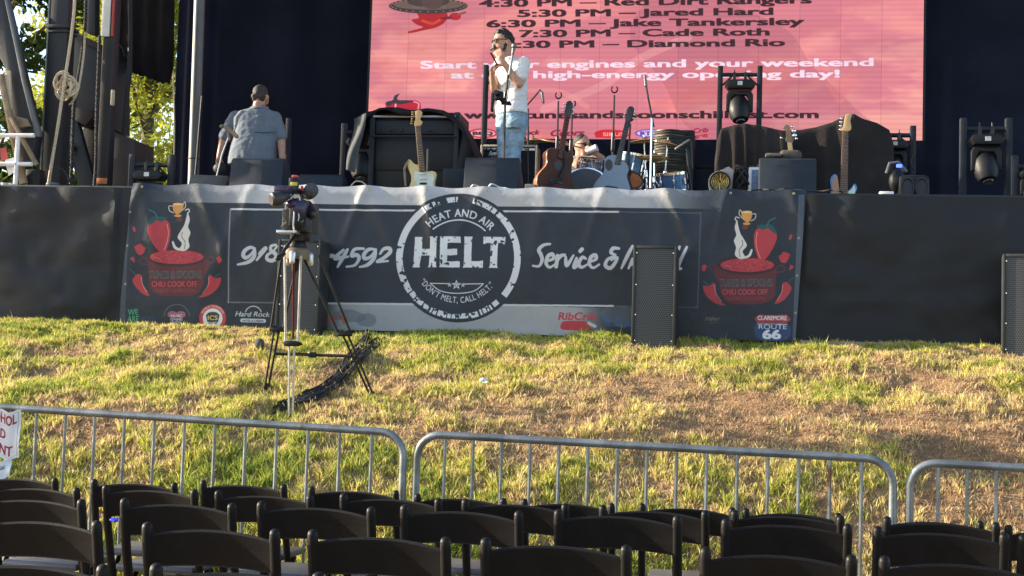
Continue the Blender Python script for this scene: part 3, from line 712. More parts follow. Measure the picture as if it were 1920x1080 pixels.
# ------------------------------------------------------------------ grass
def project(x, y, z):
    dx, dy, dz = x, y, z-CZ
    d = dx*CF.x+dy*CF.y+dz*CF.z
    return 960+FPX*(dx*CR.x+dy*CR.y+dz*CR.z)/d, 540-FPX*(dx*CU.x+dy*CU.y+dz*CU.z)/d, d
def make_grass():
    def env(x, y):
        px, py, d = project(x, y, G(x, y, False))
        n1 = fbm(x*1.3, y*1.5, 40, 3); n2 = fbm(x*4.5, y*5, 50, 3); u = (px-960)/960
        green = .74-.48*np.exp(-((y-9.15)/.8)**2)-.22*np.exp(-((y-10.5)/1.0)**2)+.06*np.exp(-((y-11.6)/.4)**2)
        green += -.20*np.clip(u*1.2, -.8, 1)*np.clip((y-7.2)/1, .25, 1)+1.1*(n1-.5)+1.2*(n2-.5)
        bare = np.zeros_like(x)
        for (bx, by, rx, ry, s) in BARE:
            bare = np.maximum(bare, s*np.exp(-((x-bx)/rx)**2-((y-by)/ry)**2))
        return px, py, green-.42*bare, bare, n2
    BARE = []
    for (bx, by, rx, ry, s) in ((1740, 735, 100, 20, .95), (1040, 690, 120, 18, .8), (330, 690, 110, 22, .7), (80, 690, 90, 24, .6), (700, 690, 60, 24, .6), (950, 780, 190, 26, .5), (1330, 760, 190, 40, .5), (640, 735, 120, 22, .5), (1340, 672, 90, 12, .5), (420, 735, 100, 20, .5), (1800, 800, 180, 30, .45), (1480, 820, 160, 30, .4)):
        p = hit(bx, by); BARE.append((p.x, p.y, rx/S(p.y), max(.12, ry/S(p.y)*3.2), s))
    def scatter(n):
        x = rng.uniform(-6.6, 4.6, n); y = rng.uniform(3.2, 11.95, n)
        px, py, g, b, n2 = env(x, y)
        k = (px > -160) & (px < 2080) & (py < 1150) & ((y > 6.9) | (rng.random(n) < .25))
        return x[k], y[k], g[k], b[k], n2[k]
    # tufts: blades fanning out of a common root
    tx, ty, tg, tb, n2 = scatter(60000)
    k = rng.random(len(tx)) < np.clip(.40+.9*tg-.42*tb, .10, 1)
    tx, ty, tg = tx[k], ty[k], tg[k]
    cnt = (rng.integers(7, 22, len(tx))*np.clip(.6+tg, .5, 1.5)).astype(int)
    ti = np.repeat(np.arange(len(tx)), cnt); n = len(ti)
    az = rng.uniform(0, 2*math.pi, n); rad = np.repeat(rng.uniform(.012, .045, len(tx)), cnt)*np.sqrt(rng.random(n))
    size = np.repeat(rng.uniform(.5, 1.15, len(tx)), cnt)
    tone = np.repeat(np.clip(tg+.55*(rng.random(len(tx))-.5), 0, 1), cnt)
    A = dict(x=tx[ti]+rad*np.cos(az), y=ty[ti]+rad*np.sin(az), az=az+rng.normal(0, .5, n), lean=np.clip(rad/.045*.8+rng.normal(.25, .2, n), .02, 1.3), L=(.035+.050*rng.random(n))*size*(.75+.5*tone), g=np.clip(tone+.35*(rng.random(n)-.5), 0, 1), w=rng.uniform(.0028, .0056, n))
    # short straw lying between them
    sx, sy, sg, sb, n2 = scatter(760000)
    k = rng.random(len(sx)) < np.clip(.58-.34*sb+.7*(n2-.5), .12, .95)
    sx, sy, sg = sx[k], sy[k], sg[k]; m = len(sx)
    B = dict(x=sx, y=sy, az=rng.uniform(0, 2*math.pi, m), lean=rng.uniform(.75, 1.5, m), L=rng.uniform(.02, .06, m), g=np.clip(.16+.55*sg*rng.random(m)+.22*(rng.random(m)-.5), 0, .85), w=rng.uniform(.0022, .0042, m))
    D = {q: np.concatenate([A[q], B[q]]) for q in A}
    x, y, az, lean, L, gk, wd = (D[q] for q in ('x', 'y', 'az', 'lean', 'L', 'g', 'w'))
    N = len(x); z = G(x, y)-.004
    L = np.where(rng.random(N) < .008, L*1.9, L); L = np.where((y < 8.4), L*1.08, L)*.9; L = np.where(y < 7, L*.7, L); L = L*np.interp(y, [10.9, 11.35], [1, .62])
    bx, by = np.cos(az), np.sin(az); fa = rng.uniform(0, 2*math.pi, N); sx = np.cos(fa); sy = np.sin(fa)
    h1 = L*.55*np.cos(lean*.55); o1 = L*.55*np.sin(lean*.55); h2 = h1+L*.5*np.cos(lean*1.25); o2 = o1+L*.5*np.sin(lean*1.25)
    h2 = np.maximum(h2, .006)
    V = np.empty((N, 5, 3))
    V[:, 0] = np.stack([x-sx*wd, y-sy*wd, z], 1); V[:, 1] = np.stack([x+sx*wd, y+sy*wd, z], 1)
    V[:, 2] = np.stack([x+bx*o1+sx*wd*.8, y+by*o1+sy*wd*.8, z+h1], 1); V[:, 3] = np.stack([x+bx*o1-sx*wd*.8, y+by*o1-sy*wd*.8, z+h1], 1)
    V[:, 4] = np.stack([x+bx*o2, y+by*o2, z+h2], 1)
    pal = np.array([(.45, .275, .165), (.62, .46, .26), (.72, .60, .27), (.64, .57, .15), (.48, .48, .09), (.27, .34, .06)])
    t = np.clip(gk*1.0, 0, 1)*4.999; i0 = t.astype(int); f = (t-i0)[:, None]
    col = pal[i0]*(1-f)+pal[np.minimum(i0+1, 5)]*f
    col *= rng.uniform(.65, 1.2, (N, 1))
    me = bpy.data.meshes.new('grass')
    me.vertices.add(N*5); me.vertices.foreach_set('co', V.ravel())
    b = (np.arange(N)*5)[:, None]
    lp = np.concatenate([b+np.array([[0, 1, 2, 3]]), b+np.array([[3, 2, 4]])], 1).ravel().astype(np.int32)
    me.loops.add(len(lp)); me.loops.foreach_set('vertex_index', lp)
    st = ((np.arange(N)*7)[:, None]+np.array([[0, 4]])).ravel().astype(np.int32)
    me.polygons.add(N*2); me.polygons.foreach_set('loop_start', st)
    me.update(calc_edges=True)
    at = me.color_attributes.new('blade_tint', 'FLOAT_COLOR', 'POINT')
    cc = np.ones((N, 5, 4), np.float32); cc[..., :3] = col[:, None, :]
    at.data.foreach_set('color', cc.ravel())
    m = bpy.data.materials.new('grass_blades'); m.use_nodes = True; n = m.node_tree; n.nodes.clear()
    o = n.nodes.new('ShaderNodeOutputMaterial'); a = n.nodes.new('ShaderNodeAttribute'); a.attribute_name = 'blade_tint'
    df = n.nodes.new('ShaderNodeBsdfPrincipled'); df.inputs['Roughness'].default_value = .6; df.inputs['Specular IOR Level'].default_value = .25
    tl = n.nodes.new('ShaderNodeBsdfTranslucent'); mx = n.nodes.new('ShaderNodeMixShader'); mx.inputs[0].default_value = .42
    n.links.new(a.outputs['Color'], df.inputs['Base Color']); n.links.new(a.outputs['Color'], tl.inputs['Color'])
    n.links.new(df.outputs[0], mx.inputs[1]); n.links.new(tl.outputs[0], mx.inputs[2]); n.links.new(mx.outputs[0], o.inputs[0])
    me.materials.append(m)
    ob = bpy.data.objects.new('grass', me); C.objects.link(ob)
    tag(ob, 'patchy green and straw coloured grass covering the bank', 'grass', None, 'stuff')
# ------------------------------------------------------------------ stage
XL, XR = -9.0, 6.0
mm('deck_top', (.05, .05, .052), .7, 0, .3, 3)
mm('cloth_black', (.016, .017, .022), .9, 0, .3, 2.5, .4, 40, .2)
mm('skirt_cloth', (.0075, .0088, .0120), .6, 0, .25, 3, .15, 22, .4)
mm('curtain_skylit', (.013, .0165, .030), .95, 0, .3, 1.2, .2, 60, .05)  # blue skylight is put into the colour of the black curtain cloths
mm('curtain_cloth', (.0085, .0105, .020), .95, 0, .3, 1.2, .2, 60, .05)
stage = thing('stage', 'wide raised concert stage with a flat black deck', 'stage', (0, YS, ZD))
mb = MB(); mb.box((-1.5, YS+3.2, ZD-.09), (15, 6.3, .18), None, .01); mb.build('deck', M_['deck_top'], stage)
for i in range(5):
    mb = MB(); mb.tube([(-8.0+i*3.2, YS+.6, ZD-1.35), (-8.0+i*3.2, YS+.6, ZD-.181)], .03, 8); mb.build('support_leg', M_['steel_dark'], stage)
mb = MB(); mb.box((-1.5, YS+.03, ZD-.02), (15, .045, .05), None, .006); mb.build('edge_trim', M_['black_metal'], stage)
# unseen roof slab added above the picture to shade the stage from the sky
roof = thing('stage_shade_roof', 'dark roof slab out of view, added high over the stage for shade', 'roof', (-1.5, YS+3, ZD+6.3))
mb = MB(); mb.box((-1.5, YS+3.0, ZD+6.5), (15.5, 7.0, .3), None, .02); mb.build('roof_panel', M_['steel_dark'], roof)
# skirt
SKB0, SKB1 = P(222, 480, YS).x, P(1516, 480, YS).x
def skirt_fn(u, v):
    x = XL+(XR-XL)*u; z = ZD-.015-1.34*v
    a = .006*math.sin(x*23+3*v+1.5*math.sin(x*3.1))*(1-v)**2*(1+math.sin(x*2.3)) + .08*(float(fbm(x*1.3+z*1.1, z*2.6-x*.7, 77, 3))-.5)+.008*math.sin(x*5+z*9+2*math.sin(x*1.7))+.035*abs(float(noise(np.array([x*4+z*3]), np.array([z*6-x*2]), 13)[0])-.5)-.012*math.exp(-((z-ZD+.78+.05*math.sin(x*1.3))/.03)**2)+.03*math.sin(x*2.1+v*2)*v
    if SKB0 < x < SKB1: a *= .25
    return Vector((x, YS-.012-max(0, .012+a), z))
mb = MB(); mb.grid(skirt_fn, 420, 26); sk = mb.build('stage_skirt', M_['skirt_cloth'])
tag(sk, 'wrinkled black fabric skirt hung along the whole stage front', 'stage skirt')
mb = MB(); mb.box(((P(1500, 640, YS-.05).x+P(1890, 650, YS-.05).x)/2, YS-.10, P(1700, 649, YS).z), (P(1890, 650, YS).x-P(1500, 640, YS).x, .09, .045), None, .005)
b_ = mb.build('base_board', M_['wood_weathered']); tag(b_, 'grey weathered board lying along the foot of the black skirt', 'board')
# banner
bc = paint_banner(); bimg = bc.image('banner_print')
BX0 = P(243, 480, YS).x; BX1 = P(1502, 480, YS).x
ties = [BX0+.1+i*(BX1-BX0-.2)/11 for i in range(12)]
def banner_fn(u, v):
    k = v
    xl = BX0+.02-.055*k; xr = BX1+.03-.07*k*1.0
    x = xl+(xr-xl)*u
    z = ZD+.028-1.30*v
    e = .0
    # slack between the tie points, folds running down from them
    for i, t in enumerate(ties):
        s = 1 if i % 2 else -1
        dx = (x-t)-s*(.42+.2*math.sin(i*2.3))*v
        e += .016*math.exp(-(dx/.045)**2)*math.exp(-((v-.16)/.22)**2)*(1+.6*math.sin(i*5.1))
        dx2 = (x-t)-.75*math.sin(i*1.7+.5)*v
        e += .013*math.exp(-(dx2/.07)**2)*math.exp(-((v-.35)/.35)**2)
    e += .020*(float(fbm(x*1.6+z*1.1, z*1.7-x*.6, 91, 3))-.5)*2*min(1, v*4+.2)
    e += .012*(float(fbm(x*5+z*4, z*3, 95, 2))-.5)*2*max(0, 1-v*3)
    e += .05*v*(1-v)+.02*v
    sag = -.018*math.sin(math.pi*((x-ties[0])/(ties[1]-ties[0]) % 1))**2*max(0, 1-v*6)
    y = YS-.058-max(-.02, e)
    if v < .05: y += (.05-v)*.5
    return Vector((x, y, z+sag))
mb = MB(); mb.grid(banner_fn, 330, 70)
bn = thing('banner', 'long dark vinyl banner with a round white emblem tied to the stage front', 'banner', ((BX0+BX1)/2, YS, ZD-1.3))
sheet = mb.build('sheet', print_mat('banner_vinyl', bimg, .5, 0, .35, .25), bn)
ox, oz = bn.location.x, bn.location.z
set_uv(sheet, lambda co: np.stack([(co[:, 0]+ox-bc.x0)/(bc.x1-bc.x0), (co[:, 2]+oz-bc.z0)/(bc.z1-bc.z0)], 1))
for i, t in enumerate(ties):
    p = banner_fn((t-BX0)/(BX1-BX0), .03)
    mb = MB(); mb.tube([p+Vector((.008*math.cos(a), -.004, .008*math.sin(a))) for a in np.linspace(0, 6.283, 9)[:-1]], .0035, 6, closed=True); mb.build('eyelet', M_['gold_metal'], bn)
# ------------------------------------------------------------------ video wall and curtains
sc_, (sx0, sx1, sz0, sz1) = paint_screen(); simg = sc_.image('screen_picture')
vw = thing('video_wall', 'huge pink lit video wall showing a band schedule behind the stage', 'screen', ((sx0+sx1)/2, YW, sz0))
mb = MB(); mb.add([(sx0, YW, sz0), (sx1, YW, sz0), (sx1, YW, sz1), (sx0, YW, sz1)], [(0, 1, 2, 3)])
scr = mb.build('display', print_mat('screen_light', simg, .5, 1.02*2**-EXPO), vw, smooth=False)
ox2, oz2 = vw.location.x, vw.location.z
set_uv(scr, lambda co: np.stack([(co[:, 0]+ox2-sx0)/(sx1-sx0), (co[:, 2]+oz2-sz0)/(sz1-sz0)], 1))
mb = MB(); mb.box(((sx0+sx1)/2, YW+.065, (sz0+sz1)/2), (sx1-sx0+.06, .12, sz1-sz0+.06)); mb.build('cabinet', M_['black_plastic'], vw)
mb = MB()
for s in (sx0+.4, sx1-.4, (sx0+sx1)/2): mb.box((s, YW+.2, (ZD+sz0)/2), (.12, .12, sz0-ZD-.04))
mb.build('support_frame', M_['black_metal'], vw)
def curtain(name, label, xa, xb, Y, zb, zt, amp=.05, per=.34, seed=0, cm='curtain_cloth'):
    mb = MB()
    def f(u, v):
        x = xa+(xb-xa)*u; z = zb+(zt-zb)*v
        y = Y+amp*math.sin(2*math.pi*x/per+1.3*math.sin(x*1.9+seed))*(.8+.2*(1-v))+amp*.5*(float(fbm(x*1.4, z*.5, seed, 2))-.5)
        return Vector((x, y, z))
    mb.grid(f, max(12, int((xb-xa)/.035)), 30)
    o = mb.build(name, M_[cm]); tag(o, label, 'curtain'); return o
zt_ = ZD+4.2
curtain('backdrop_curtain', 'black curtain hanging left of the pink video wall', P(352, 200, 16.7).x, sx0-.02, 16.7, ZD+.02, zt_, .010, .9, 3)
curtain('backdrop_curtain', 'black curtain hanging right of the pink video wall', sx1+.02, sx1+3.6, 16.7, ZD+.02, zt_, .008, 1.1, 8, 'curtain_skylit')
curtain('riser_drape', 'black drape below the pink screen, behind the drums', sx0, sx1, 16.1, ZD+.01, sz0-.01, .008, .5, 5)
curtain('wing_curtain', 'narrow black side curtain left of the pale upright pipe', P(327, 200, 15.2).x, P(352, 200, 15.2).x+.35, 15.2, ZD+.02, zt_, .012, .22, 6)
# ------------------------------------------------------------------ trees behind the left of the stage
def leaf_mat(name, a, b):
    m = bpy.data.materials.new(name); m.use_nodes = True; n = m.node_tree; n.nodes.clear()
    o = n.nodes.new('ShaderNodeOutputMaterial'); at = n.nodes.new('ShaderNodeAttribute'); at.attribute_name = 'leaf_tint'
    mx = n.nodes.new('ShaderNodeMix'); mx.data_type = 'RGBA'; mx.inputs[6].default_value = (*a, 1); mx.inputs[7].default_value = (*b, 1)
    n.links.new(at.outputs['Fac'], mx.inputs[0])
    df = n.nodes.new('ShaderNodeBsdfDiffuse'); tl = n.nodes.new('ShaderNodeBsdfTranslucent'); sh = n.nodes.new('ShaderNodeMixShader'); sh.inputs[0].default_value = .45
    n.links.new(mx.outputs[2], df.inputs['Color']); n.links.new(mx.outputs[2], tl.inputs['Color']); n.links.new(df.outputs[0], sh.inputs[1]); n.links.new(tl.outputs[0], sh.inputs[2]); n.links.new(sh.outputs[0], o.inputs[0])
    return m
mm('bark', (.09, .065, .045), .9, 0, .3, 6, .6, 20)
def tree(label, x, y, h, rad, lm, n=9000, size=.13, seed=0, low=.25, droop=0.0):
    rr = np.random.default_rng(seed); rn = random.Random(seed)
    z0 = Gz(x, y)
    t = thing('tree', label, 'tree', (x, y, z0), 0, 'trees behind the stage')
    mb = MB(); mb.tube([(x, y, z0-.1), (x+.1, y, z0+h*.25), (x-.05, y+.1, z0+h*.5), (x, y, z0+h*.85)], [.28, .22, .15, .04], 10)
    cl = []
    for i in range(34):
        a = rn.random()*6.28; hh = low+(1-low)*rn.random(); rd = rad*math.sin(math.pi*min(.97, .12+.86*(hh-low)/(1-low)))**.7*rn.uniform(.5, 1.05)
        e = Vector((x+rd*math.cos(a), y+rd*math.sin(a), z0+h*hh)); s = Vector((x, y, z0+h*max(.15, hh-.2)))
        mid = (s+e)/2+Vector((0, 0, .25)); mb.tube([s, mid, e], [.07, .045, .012], 6); cl.append((e, rn.uniform(.5, 1.0)*rad*.36))
        cl.append((mid, rad*.26))
    mb.build('trunk', M_['bark'], t)
    k = rr.integers(0, len(cl), n); cen = np.array([list(c[0]) for c in cl])[k]; cr = np.array([c[1] for c in cl])[k]
    d = rr.normal(size=(n, 3)); d /= np.linalg.norm(d, axis=1)[:, None]; rad_ = rr.random(n)**.45
    p = cen+d*(cr*rad_)[:, None]*np.array([1, 1, .72]); p[:, 2] -= droop*rr.random(n)*cr
    a = rr.normal(size=(n, 3)); a /= np.linalg.norm(a, axis=1)[:, None]; b = np.cross(a, rr.normal(size=(n, 3))); b /= np.linalg.norm(b, axis=1)[:, None]
    s = (size*rr.uniform(.6, 1.3, n))[:, None]
    V = np.stack([p-a*s, p+b*s*.42, p+a*s, p-b*s*.42], 1)
    me = bpy.data.meshes.new('crown'); me.vertices.add(n*4); me.vertices.foreach_set('co', (V-np.array([x, y, z0])).ravel())
    me.loops.add(n*4); me.loops.foreach_set('vertex_index', np.arange(n*4, dtype=np.int32)); me.polygons.add(n); me.polygons.foreach_set('loop_start', np.arange(0, n*4, 4, dtype=np.int32)); me.update(calc_edges=True)
    at = me.attributes.new('leaf_tint', 'FLOAT', 'POINT'); at.data.foreach_set('value', np.repeat(np.clip(rr.random(n)*.6+.4*(rr.random(len(cl))[k]), 0, 1), 4).astype(np.float32))
    me.materials.append(lm); o = bpy.data.objects.new('crown', me); C.objects.link(o); o.parent = t
    return t
lm1 = leaf_mat('leaves_sunlit', (.21, .26, .04), (.50, .50, .08)); lm2 = leaf_mat('leaves_shaded', (.03, .05, .02), (.07, .10, .03))  # sunlight and shade are put into the two leaf colours
q = P(262, 230, 27); tree('sunlit yellow green tree seen through the gap left of the pale pipe', q.x+.2, 27, 7.9, 2.9, lm1, 26000, .085, 3, .03, .6)
q = P(150, 60, 38); tree('sunlit yellow green tree seen behind the steel columns', q.x-.2, 38, 11, 3.6, lm1, 24000, .11, 4, .05, .4)
q = P(45, 60, 24); tree('tall green tree coloured as in shade at the upper left corner', q.x-.3, 23, 10.5, 2.5, lm2, 26000, .10, 5, .1)
# ------------------------------------------------------------------ steelwork, ropes and clutter at the left of the stage
def base(px, Y, z=None): return Vector((P(px, 355, Y).x, Y, ZD if z is None else z))
def part(name, mat_, parent, fn, **k):
    mb = MB(); fn(mb); return mb.build(name, M_[mat_] if isinstance(mat_, str) else mat_, parent, **k)
def single(name, label, cat, mat_, fn, group=None, **k):
    mb = MB(); fn(mb); o = mb.build(name, M_[mat_] if isinstance(mat_, str) else mat_, None, **k)
    # origin at the base of the thing
    co = np.array([v.co[:] for v in o.data.vertices]); b = Vector((co[:, 0].mean(), co[:, 1].mean(), co[:, 2].min()))
    o.data.transform(Matrix.Translation(-b)); o.location = b
    return tag(o, label, cat, group)
YL = 12.5
# main column: box section with end flange and a pale strip for its sunlit edge
t = thing('steel_column', 'dark square steel tower column with a pale strip as its sunlit edge and a bolted collar', 'column', base(92, YL))
p = [P(x, 330, YL) for x in (74, 108)]; xa, xb = p[0].x+.02, p[1].x+.02
part('post', 'steel_dark', t, lambda m: m.box(((xa+xb)/2, YL+.09, ZD+2.0), (xb-xa, .18, 4.0), None, .008))
part('sunlit_edge', 'galvanised', t, lambda m: m.box((xa-.006, YL-.002, ZD+2.0), (.012, .03, 4.0)))  # pale strip stands for sunlight on the left edge
zc = P(100, 50, YL).z
part('collar', 'steel_dark', t, lambda m: (m.box(((xa+xb)/2, YL+.09, zc), (xb-xa+.05, .24, .035), None, .004), m.box(((xa+xb)/2, YL+.09, zc-.05), (xb-xa+.03, .22, .02), None, .004)))
part('base_plate', 'steel_dark', t, lambda m: m.box(((xa+xb)/2, YL+.09, ZD+.012), (.30, .30, .022), None, .004))
# second, slimmer column with a white and red sleeve at the top
t = thing('steel_column', 'slim dark steel column with a white and red sleeve at its top', 'column', base(192, 12.9))
xm = P(195, 200, 12.9).x
part('post', 'steel_dark', t, lambda m: m.box((xm, 12.99, ZD+2.0), (.125, .125, 4.0), None, .006))
z1 = P(190, 68, 12.9).z
part('sleeve', 'white_paint', t, lambda m: m.box((xm-.03, 12.915, z1+1), (.09, .03, 2.0), None, .004))
part('stripe', 'red_paint', t, lambda m: m.box((xm+.045, 12.915, z1+1), (.02, .03, 2.0), None, .004))
zo = P(193, 339, 12.9).z
part('reflector', 'orange', t, lambda m: m.box((xm, 12.92, zo), (.125, .012, .058), None, .003))
part('latch', 'rope_tan', t, lambda m: m.box((xm+.07, 12.94, P(203, 182, 12.9).z), (.03, .04, .16), None, .004))
# trailer body between the columns
t = thing('stage_trailer', 'dark steel body of the folding stage trailer between the columns', 'trailer', base(155, 13.3))
part('body', 'steel_dark', t, lambda m: m.pxprism([(118, 62), (182, 88), (206, 100), (206, 240), (150, 236), (126, 205), (118, 205)], 13.3, .5, .01))
part('top_beam', 'brown_wood_dark', t, lambda m: m.pxprism([(118, 55), (122, 52), (184, 80), (184, 92), (118, 64)], 13.25, .2, .004))
part('brace', 'steel_dark', t, lambda m: m.pxprism([(112, 215), (140, 208), (178, 348), (150, 362)], 13.2, .08, .008))
part('brace', 'steel_dark', t, lambda m: m.pxprism([(128, 265), (138, 275), (112, 345), (98, 345)], 13.15, .06, .006))
part('lower_panel', 'steel_dark', t, lambda m: m.pxprism([(150, 240), (206, 243), (206, 370), (160, 370)], 13.35, .35, .01))
part('ledge', 'brown_wood_dark', t, lambda m: m.pxprism([(132, 200), (172, 205), (172, 222), (160, 235), (140, 225)], 13.1, .12, .006))
part('tower_plate', 'steel_dark', t, lambda m: m.pxprism([(160, -60), (178, -60), (178, 66), (160, 60)], 13.3, .12, .005))
single('equipment_cabinet', 'dark brown wooden cabinet with a sloping top beside the slim column', 'cabinet', 'brown_wood_dark', lambda m: m.pxprism([(206, 245), (252, 262), (252, 385), (206, 385)], 13.2, .5, .006))
# diagonal braces and boards at the left edge
t = thing('diagonal_brace', 'wide dark diagonal steel brace with a grey edge at the far left', 'brace', base(40, 12.2))
part('beam', 'steel_dark', t, lambda m: m.pxprism([(-30, -60), (0, -40), (68, 250), (60, 300), (38, 300), (12, 130), (-30, 60)], 12.25, .14, .008))
part('edge_flange', 'grey_pipe', t, lambda m: m.pxprism([(0, -40), (8, -30), (34, 90), (46, 150), (74, 246), (74, 256), (66, 256), (40, 152), (28, 92)], 12.2, .05, .004))
single('timber_prop', 'brown timber prop leaning at the far left', 'timber', 'wood_weathered', lambda m: m.pxprism([(-6, 140), (4, 138), (48, 342), (36, 346)], 12.12, .05, .004))
single('timber_prop', 'thin brown timber prop leaning to the steel column foot', 'timber', 'wood_weathered', lambda m: m.pxprism([(16, 222), (21, 218), (70, 306), (64, 311)], 12.08, .04, .003))
single('board', 'pale upright board standing against the diagonal brace', 'board', 'rope_tan', lambda m: m.pxprism([(8, 132), (18, 132), (21, 208), (13, 214)], 12.15, .03, .003))
single('timber_block', 'short brown timber block wedged behind the props', 'timber', 'wood_weathered', lambda m: m.pxprism([(22, 216), (48, 222), (56, 236), (30, 240)], 12.16, .05, .006))
# white tube railing
t = thing('tube_railing', 'white painted tube railing at the left stage edge', 'railing', base(30, 12.0))
def rail(a, b, r=.021): return lambda m: m.tube([P(*a, 12.0), P(*b, 12.0)], r, 10)
part('top_rail', 'white_paint', t, rail((-20, 254), (64, 254))); part('lower_rail', 'white_paint', t, rail((-20, 307), (60, 308)))
part('post', 'white_paint', t, lambda m: m.tube([P(34, 256, 12.0), Vector((P(29, 340, 12.0).x, 12.0, ZD))], .021, 10))
single('notice', 'red and white printed notice on the white railing', 'notice', 'paper_red', lambda m: m.pxprism([(0, 278), (11, 276), (15, 297), (2, 303)], 12.04, .004))
single('notice', 'blank white paper notice below the red one', 'notice', 'paper', lambda m: m.pxprism([(9, 300), (26, 295), (27, 322), (16, 330)], 12.045, .004))
single('power_box', 'small black power box at the foot of the steel column', 'box', 'black_plastic', lambda m: m.box((P(68, 330, 12.25).x, 12.25, ZD+.105), (.15, .14, .21), None, .012))
single('tape_roll', 'pale cream roll lying on the deck under the white railing', 'roll', 'rope_tan', lambda m: m.lathe([(.022, 0), (.05, 0), (.05, .045), (.022, .045)], (P(12, 345, 12).x, 12.0, ZD), (0, 0, 1), 18))
single('tape_roll', 'white roll lying on the deck beside the cream roll', 'roll', 'tape_white', lambda m: m.lathe([(.022, 0), (.045, 0), (.045, .04), (.022, .04)], (P(24, 345, 12).x, 12.0, ZD), (0, 0, 1), 18))
single('cloth_bundle', 'crumpled blue cloth lying on the deck at the far left', 'cloth', 'blue_plastic', lambda m: m.ell((P(3, 346, 12).x, 12.02, ZD+.025), (.09, .06, .03)))
# ropes
def rope(px, Y, jit=0.0, k=8):
    q = smooth_path([(a, b, 0) for a, b in px], k)
    return [P(v[0], v[1], Y)+Vector((0, jit*math.sin(i*.7), 0)) for i, v in enumerate(q)]
single('rope', 'pale tan rope hanging in a slack line past the steel column', 'rope', 'rope_tan', lambda m: m.tube(rope([(141, -30), (139, 20), (132, 80), (120, 160), (108, 240), (98, 300), (91, 346)], 12.36), .016, 7))
def twisted(m, pts, r):
    for s in (0, math.pi):
        q = []
        for i in range(len(pts)-1):
            for j in range(4):
                a = s+(i*4+j)*.9; q.append(pts[i].lerp(pts[i+1], j/4)+Vector((r*.7*math.cos(a), r*.7*math.sin(a), 0)))
        m.tube(q, r*.75, 6)
single('rope', 'black twisted rope hanging slack beside the trailer', 'rope', 'rope_black', lambda m: twisted(m, rope([(161, -30), (160, 40), (154, 100), (146, 150), (139, 200), (136, 270), (133, 346)], 12.7, 0, 10), .014))
single('rope', 'black twisted rope hanging straight down the slim column', 'rope', 'rope_black', lambda m: twisted(m, rope([(187, 68), (184, 140), (181, 220), (180, 300), (177, 348)], 12.8, 0, 12), .013))
single('rope', 'cream rope loop tied under the rope coil', 'rope', 'rope_tan', lambda m: m.tube(rope([(159, 60), (157, 100), (150, 150), (142, 180), (130, 196), (120, 192), (118, 180)], 12.62), .012, 7))
def coil(m):
    rn = random.Random(4)
    for i in range(9):
        c = P(122+rn.uniform(-9, 10), 158+rn.uniform(-8, 10), 12.40); rx, rz = rn.uniform(.05, .10), rn.uniform(.06, .12); ph = rn.uniform(-.6, .6)
        m.tube([c+Vector((rx*math.cos(a)*math.cos(ph)-rz*math.sin(a)*math.sin(ph), rn.uniform(-.01, .01)+.02*math.sin(a*2+i), rx*math.cos(a)*math.sin(ph)+rz*math.sin(a)*math.cos(ph))) for a in np.linspace(0, 6.283, 17)[:-1]], .0115, 6, closed=True)
single('rope_coil', 'tangled coil of pale rope hung on the steel column', 'rope', 'rope_tan', coil)
single('cable', 'thick black cable hanging down through the bright gap', 'cable', 'rubber', lambda m: (m.tube(rope([(242, -30), (244, 60), (241, 130), (237, 190), (232, 250), (230, 300)], 13.4), .022, 8), m.tube(rope([(246, -30), (246, 70), (245, 140), (240, 180), (236, 240)], 13.45), .015, 8)))
single('cable', 'loose cable curled up from the deck by the black ropes', 'cable', 'rubber', lambda m: m.tube(rope([(100, 312), (118, 318), (128, 332), (134, 348)], 12.3), .009, 6))
single('cable_heap', 'small heap of grey cable at the foot of the tan rope', 'cable', 'grey_pipe', lambda m: [m.tube([Vector((P(100, 346, 12.1).x+.07*math.cos(a)*(1-.1*i), 12.1+.06*math.sin(a), ZD+.014+.02*i)) for a in np.linspace(0, 6.283, 15)[:-1]], .011, 6, closed=True) for i in range(3)])
# ragged hanging cloth over the bright gap
def rag(u, v):
    xs = np.array([200, 214, 240, 246, 262, 286, 306, 318, 323, 326.5]); ys = np.array([116, 118, 121, 134, 141, 149, 156, 157, 140, 128])
    x = 200+126.5*u; yb = float(np.interp(x, xs, ys))+4*(float(noise(np.array([x/3.]), np.array([0.]), 3)[0])-.5)
    y = -60+(yb+60)*v
    p = P(x, y, 13.75)
    return p+Vector((0, .012*math.sin(u*26+v*3)+.04*(float(fbm(u*6, v*5, 9, 2))-.5), 0))
mb = MB(); mb.grid(rag, 70, 40); o = mb.build('hanging_cloth', mat('hanging_cloth', (.012, .0095, .0105), .9, 0, .3, 3, .3, 30, .1)); tag(o, 'ragged dark cloth hanging over the gap beside the slim column', 'cloth')
t = thing('par_light', 'black can light hanging under the ragged dark cloth', 'stage light', P(216, 106, 13.5))
part('can', 'black_metal', t, lambda m: m.lathe([(.055, -.12), (.075, -.02), (.085, .09), (.075, .09), (.06, 0)], P(216, 106, 13.5), (-.3, -1, -.15), 20))
part('bracket', 'black_metal', t, lambda m: m.tube([P(216, 106, 13.5)+Vector((.1*math.cos(a), 0, .14*math.sin(a))) for a in np.linspace(0, math.pi, 9)], .008, 6))
single('curtain_edge_rope', 'pale cord hanging along the edge of the wing curtain', 'rope', 'rope_tan', lambda m: m.tube(rope([(324, 130), (326, 180), (327, 240), (326, 300)], 14.2), .008, 6))
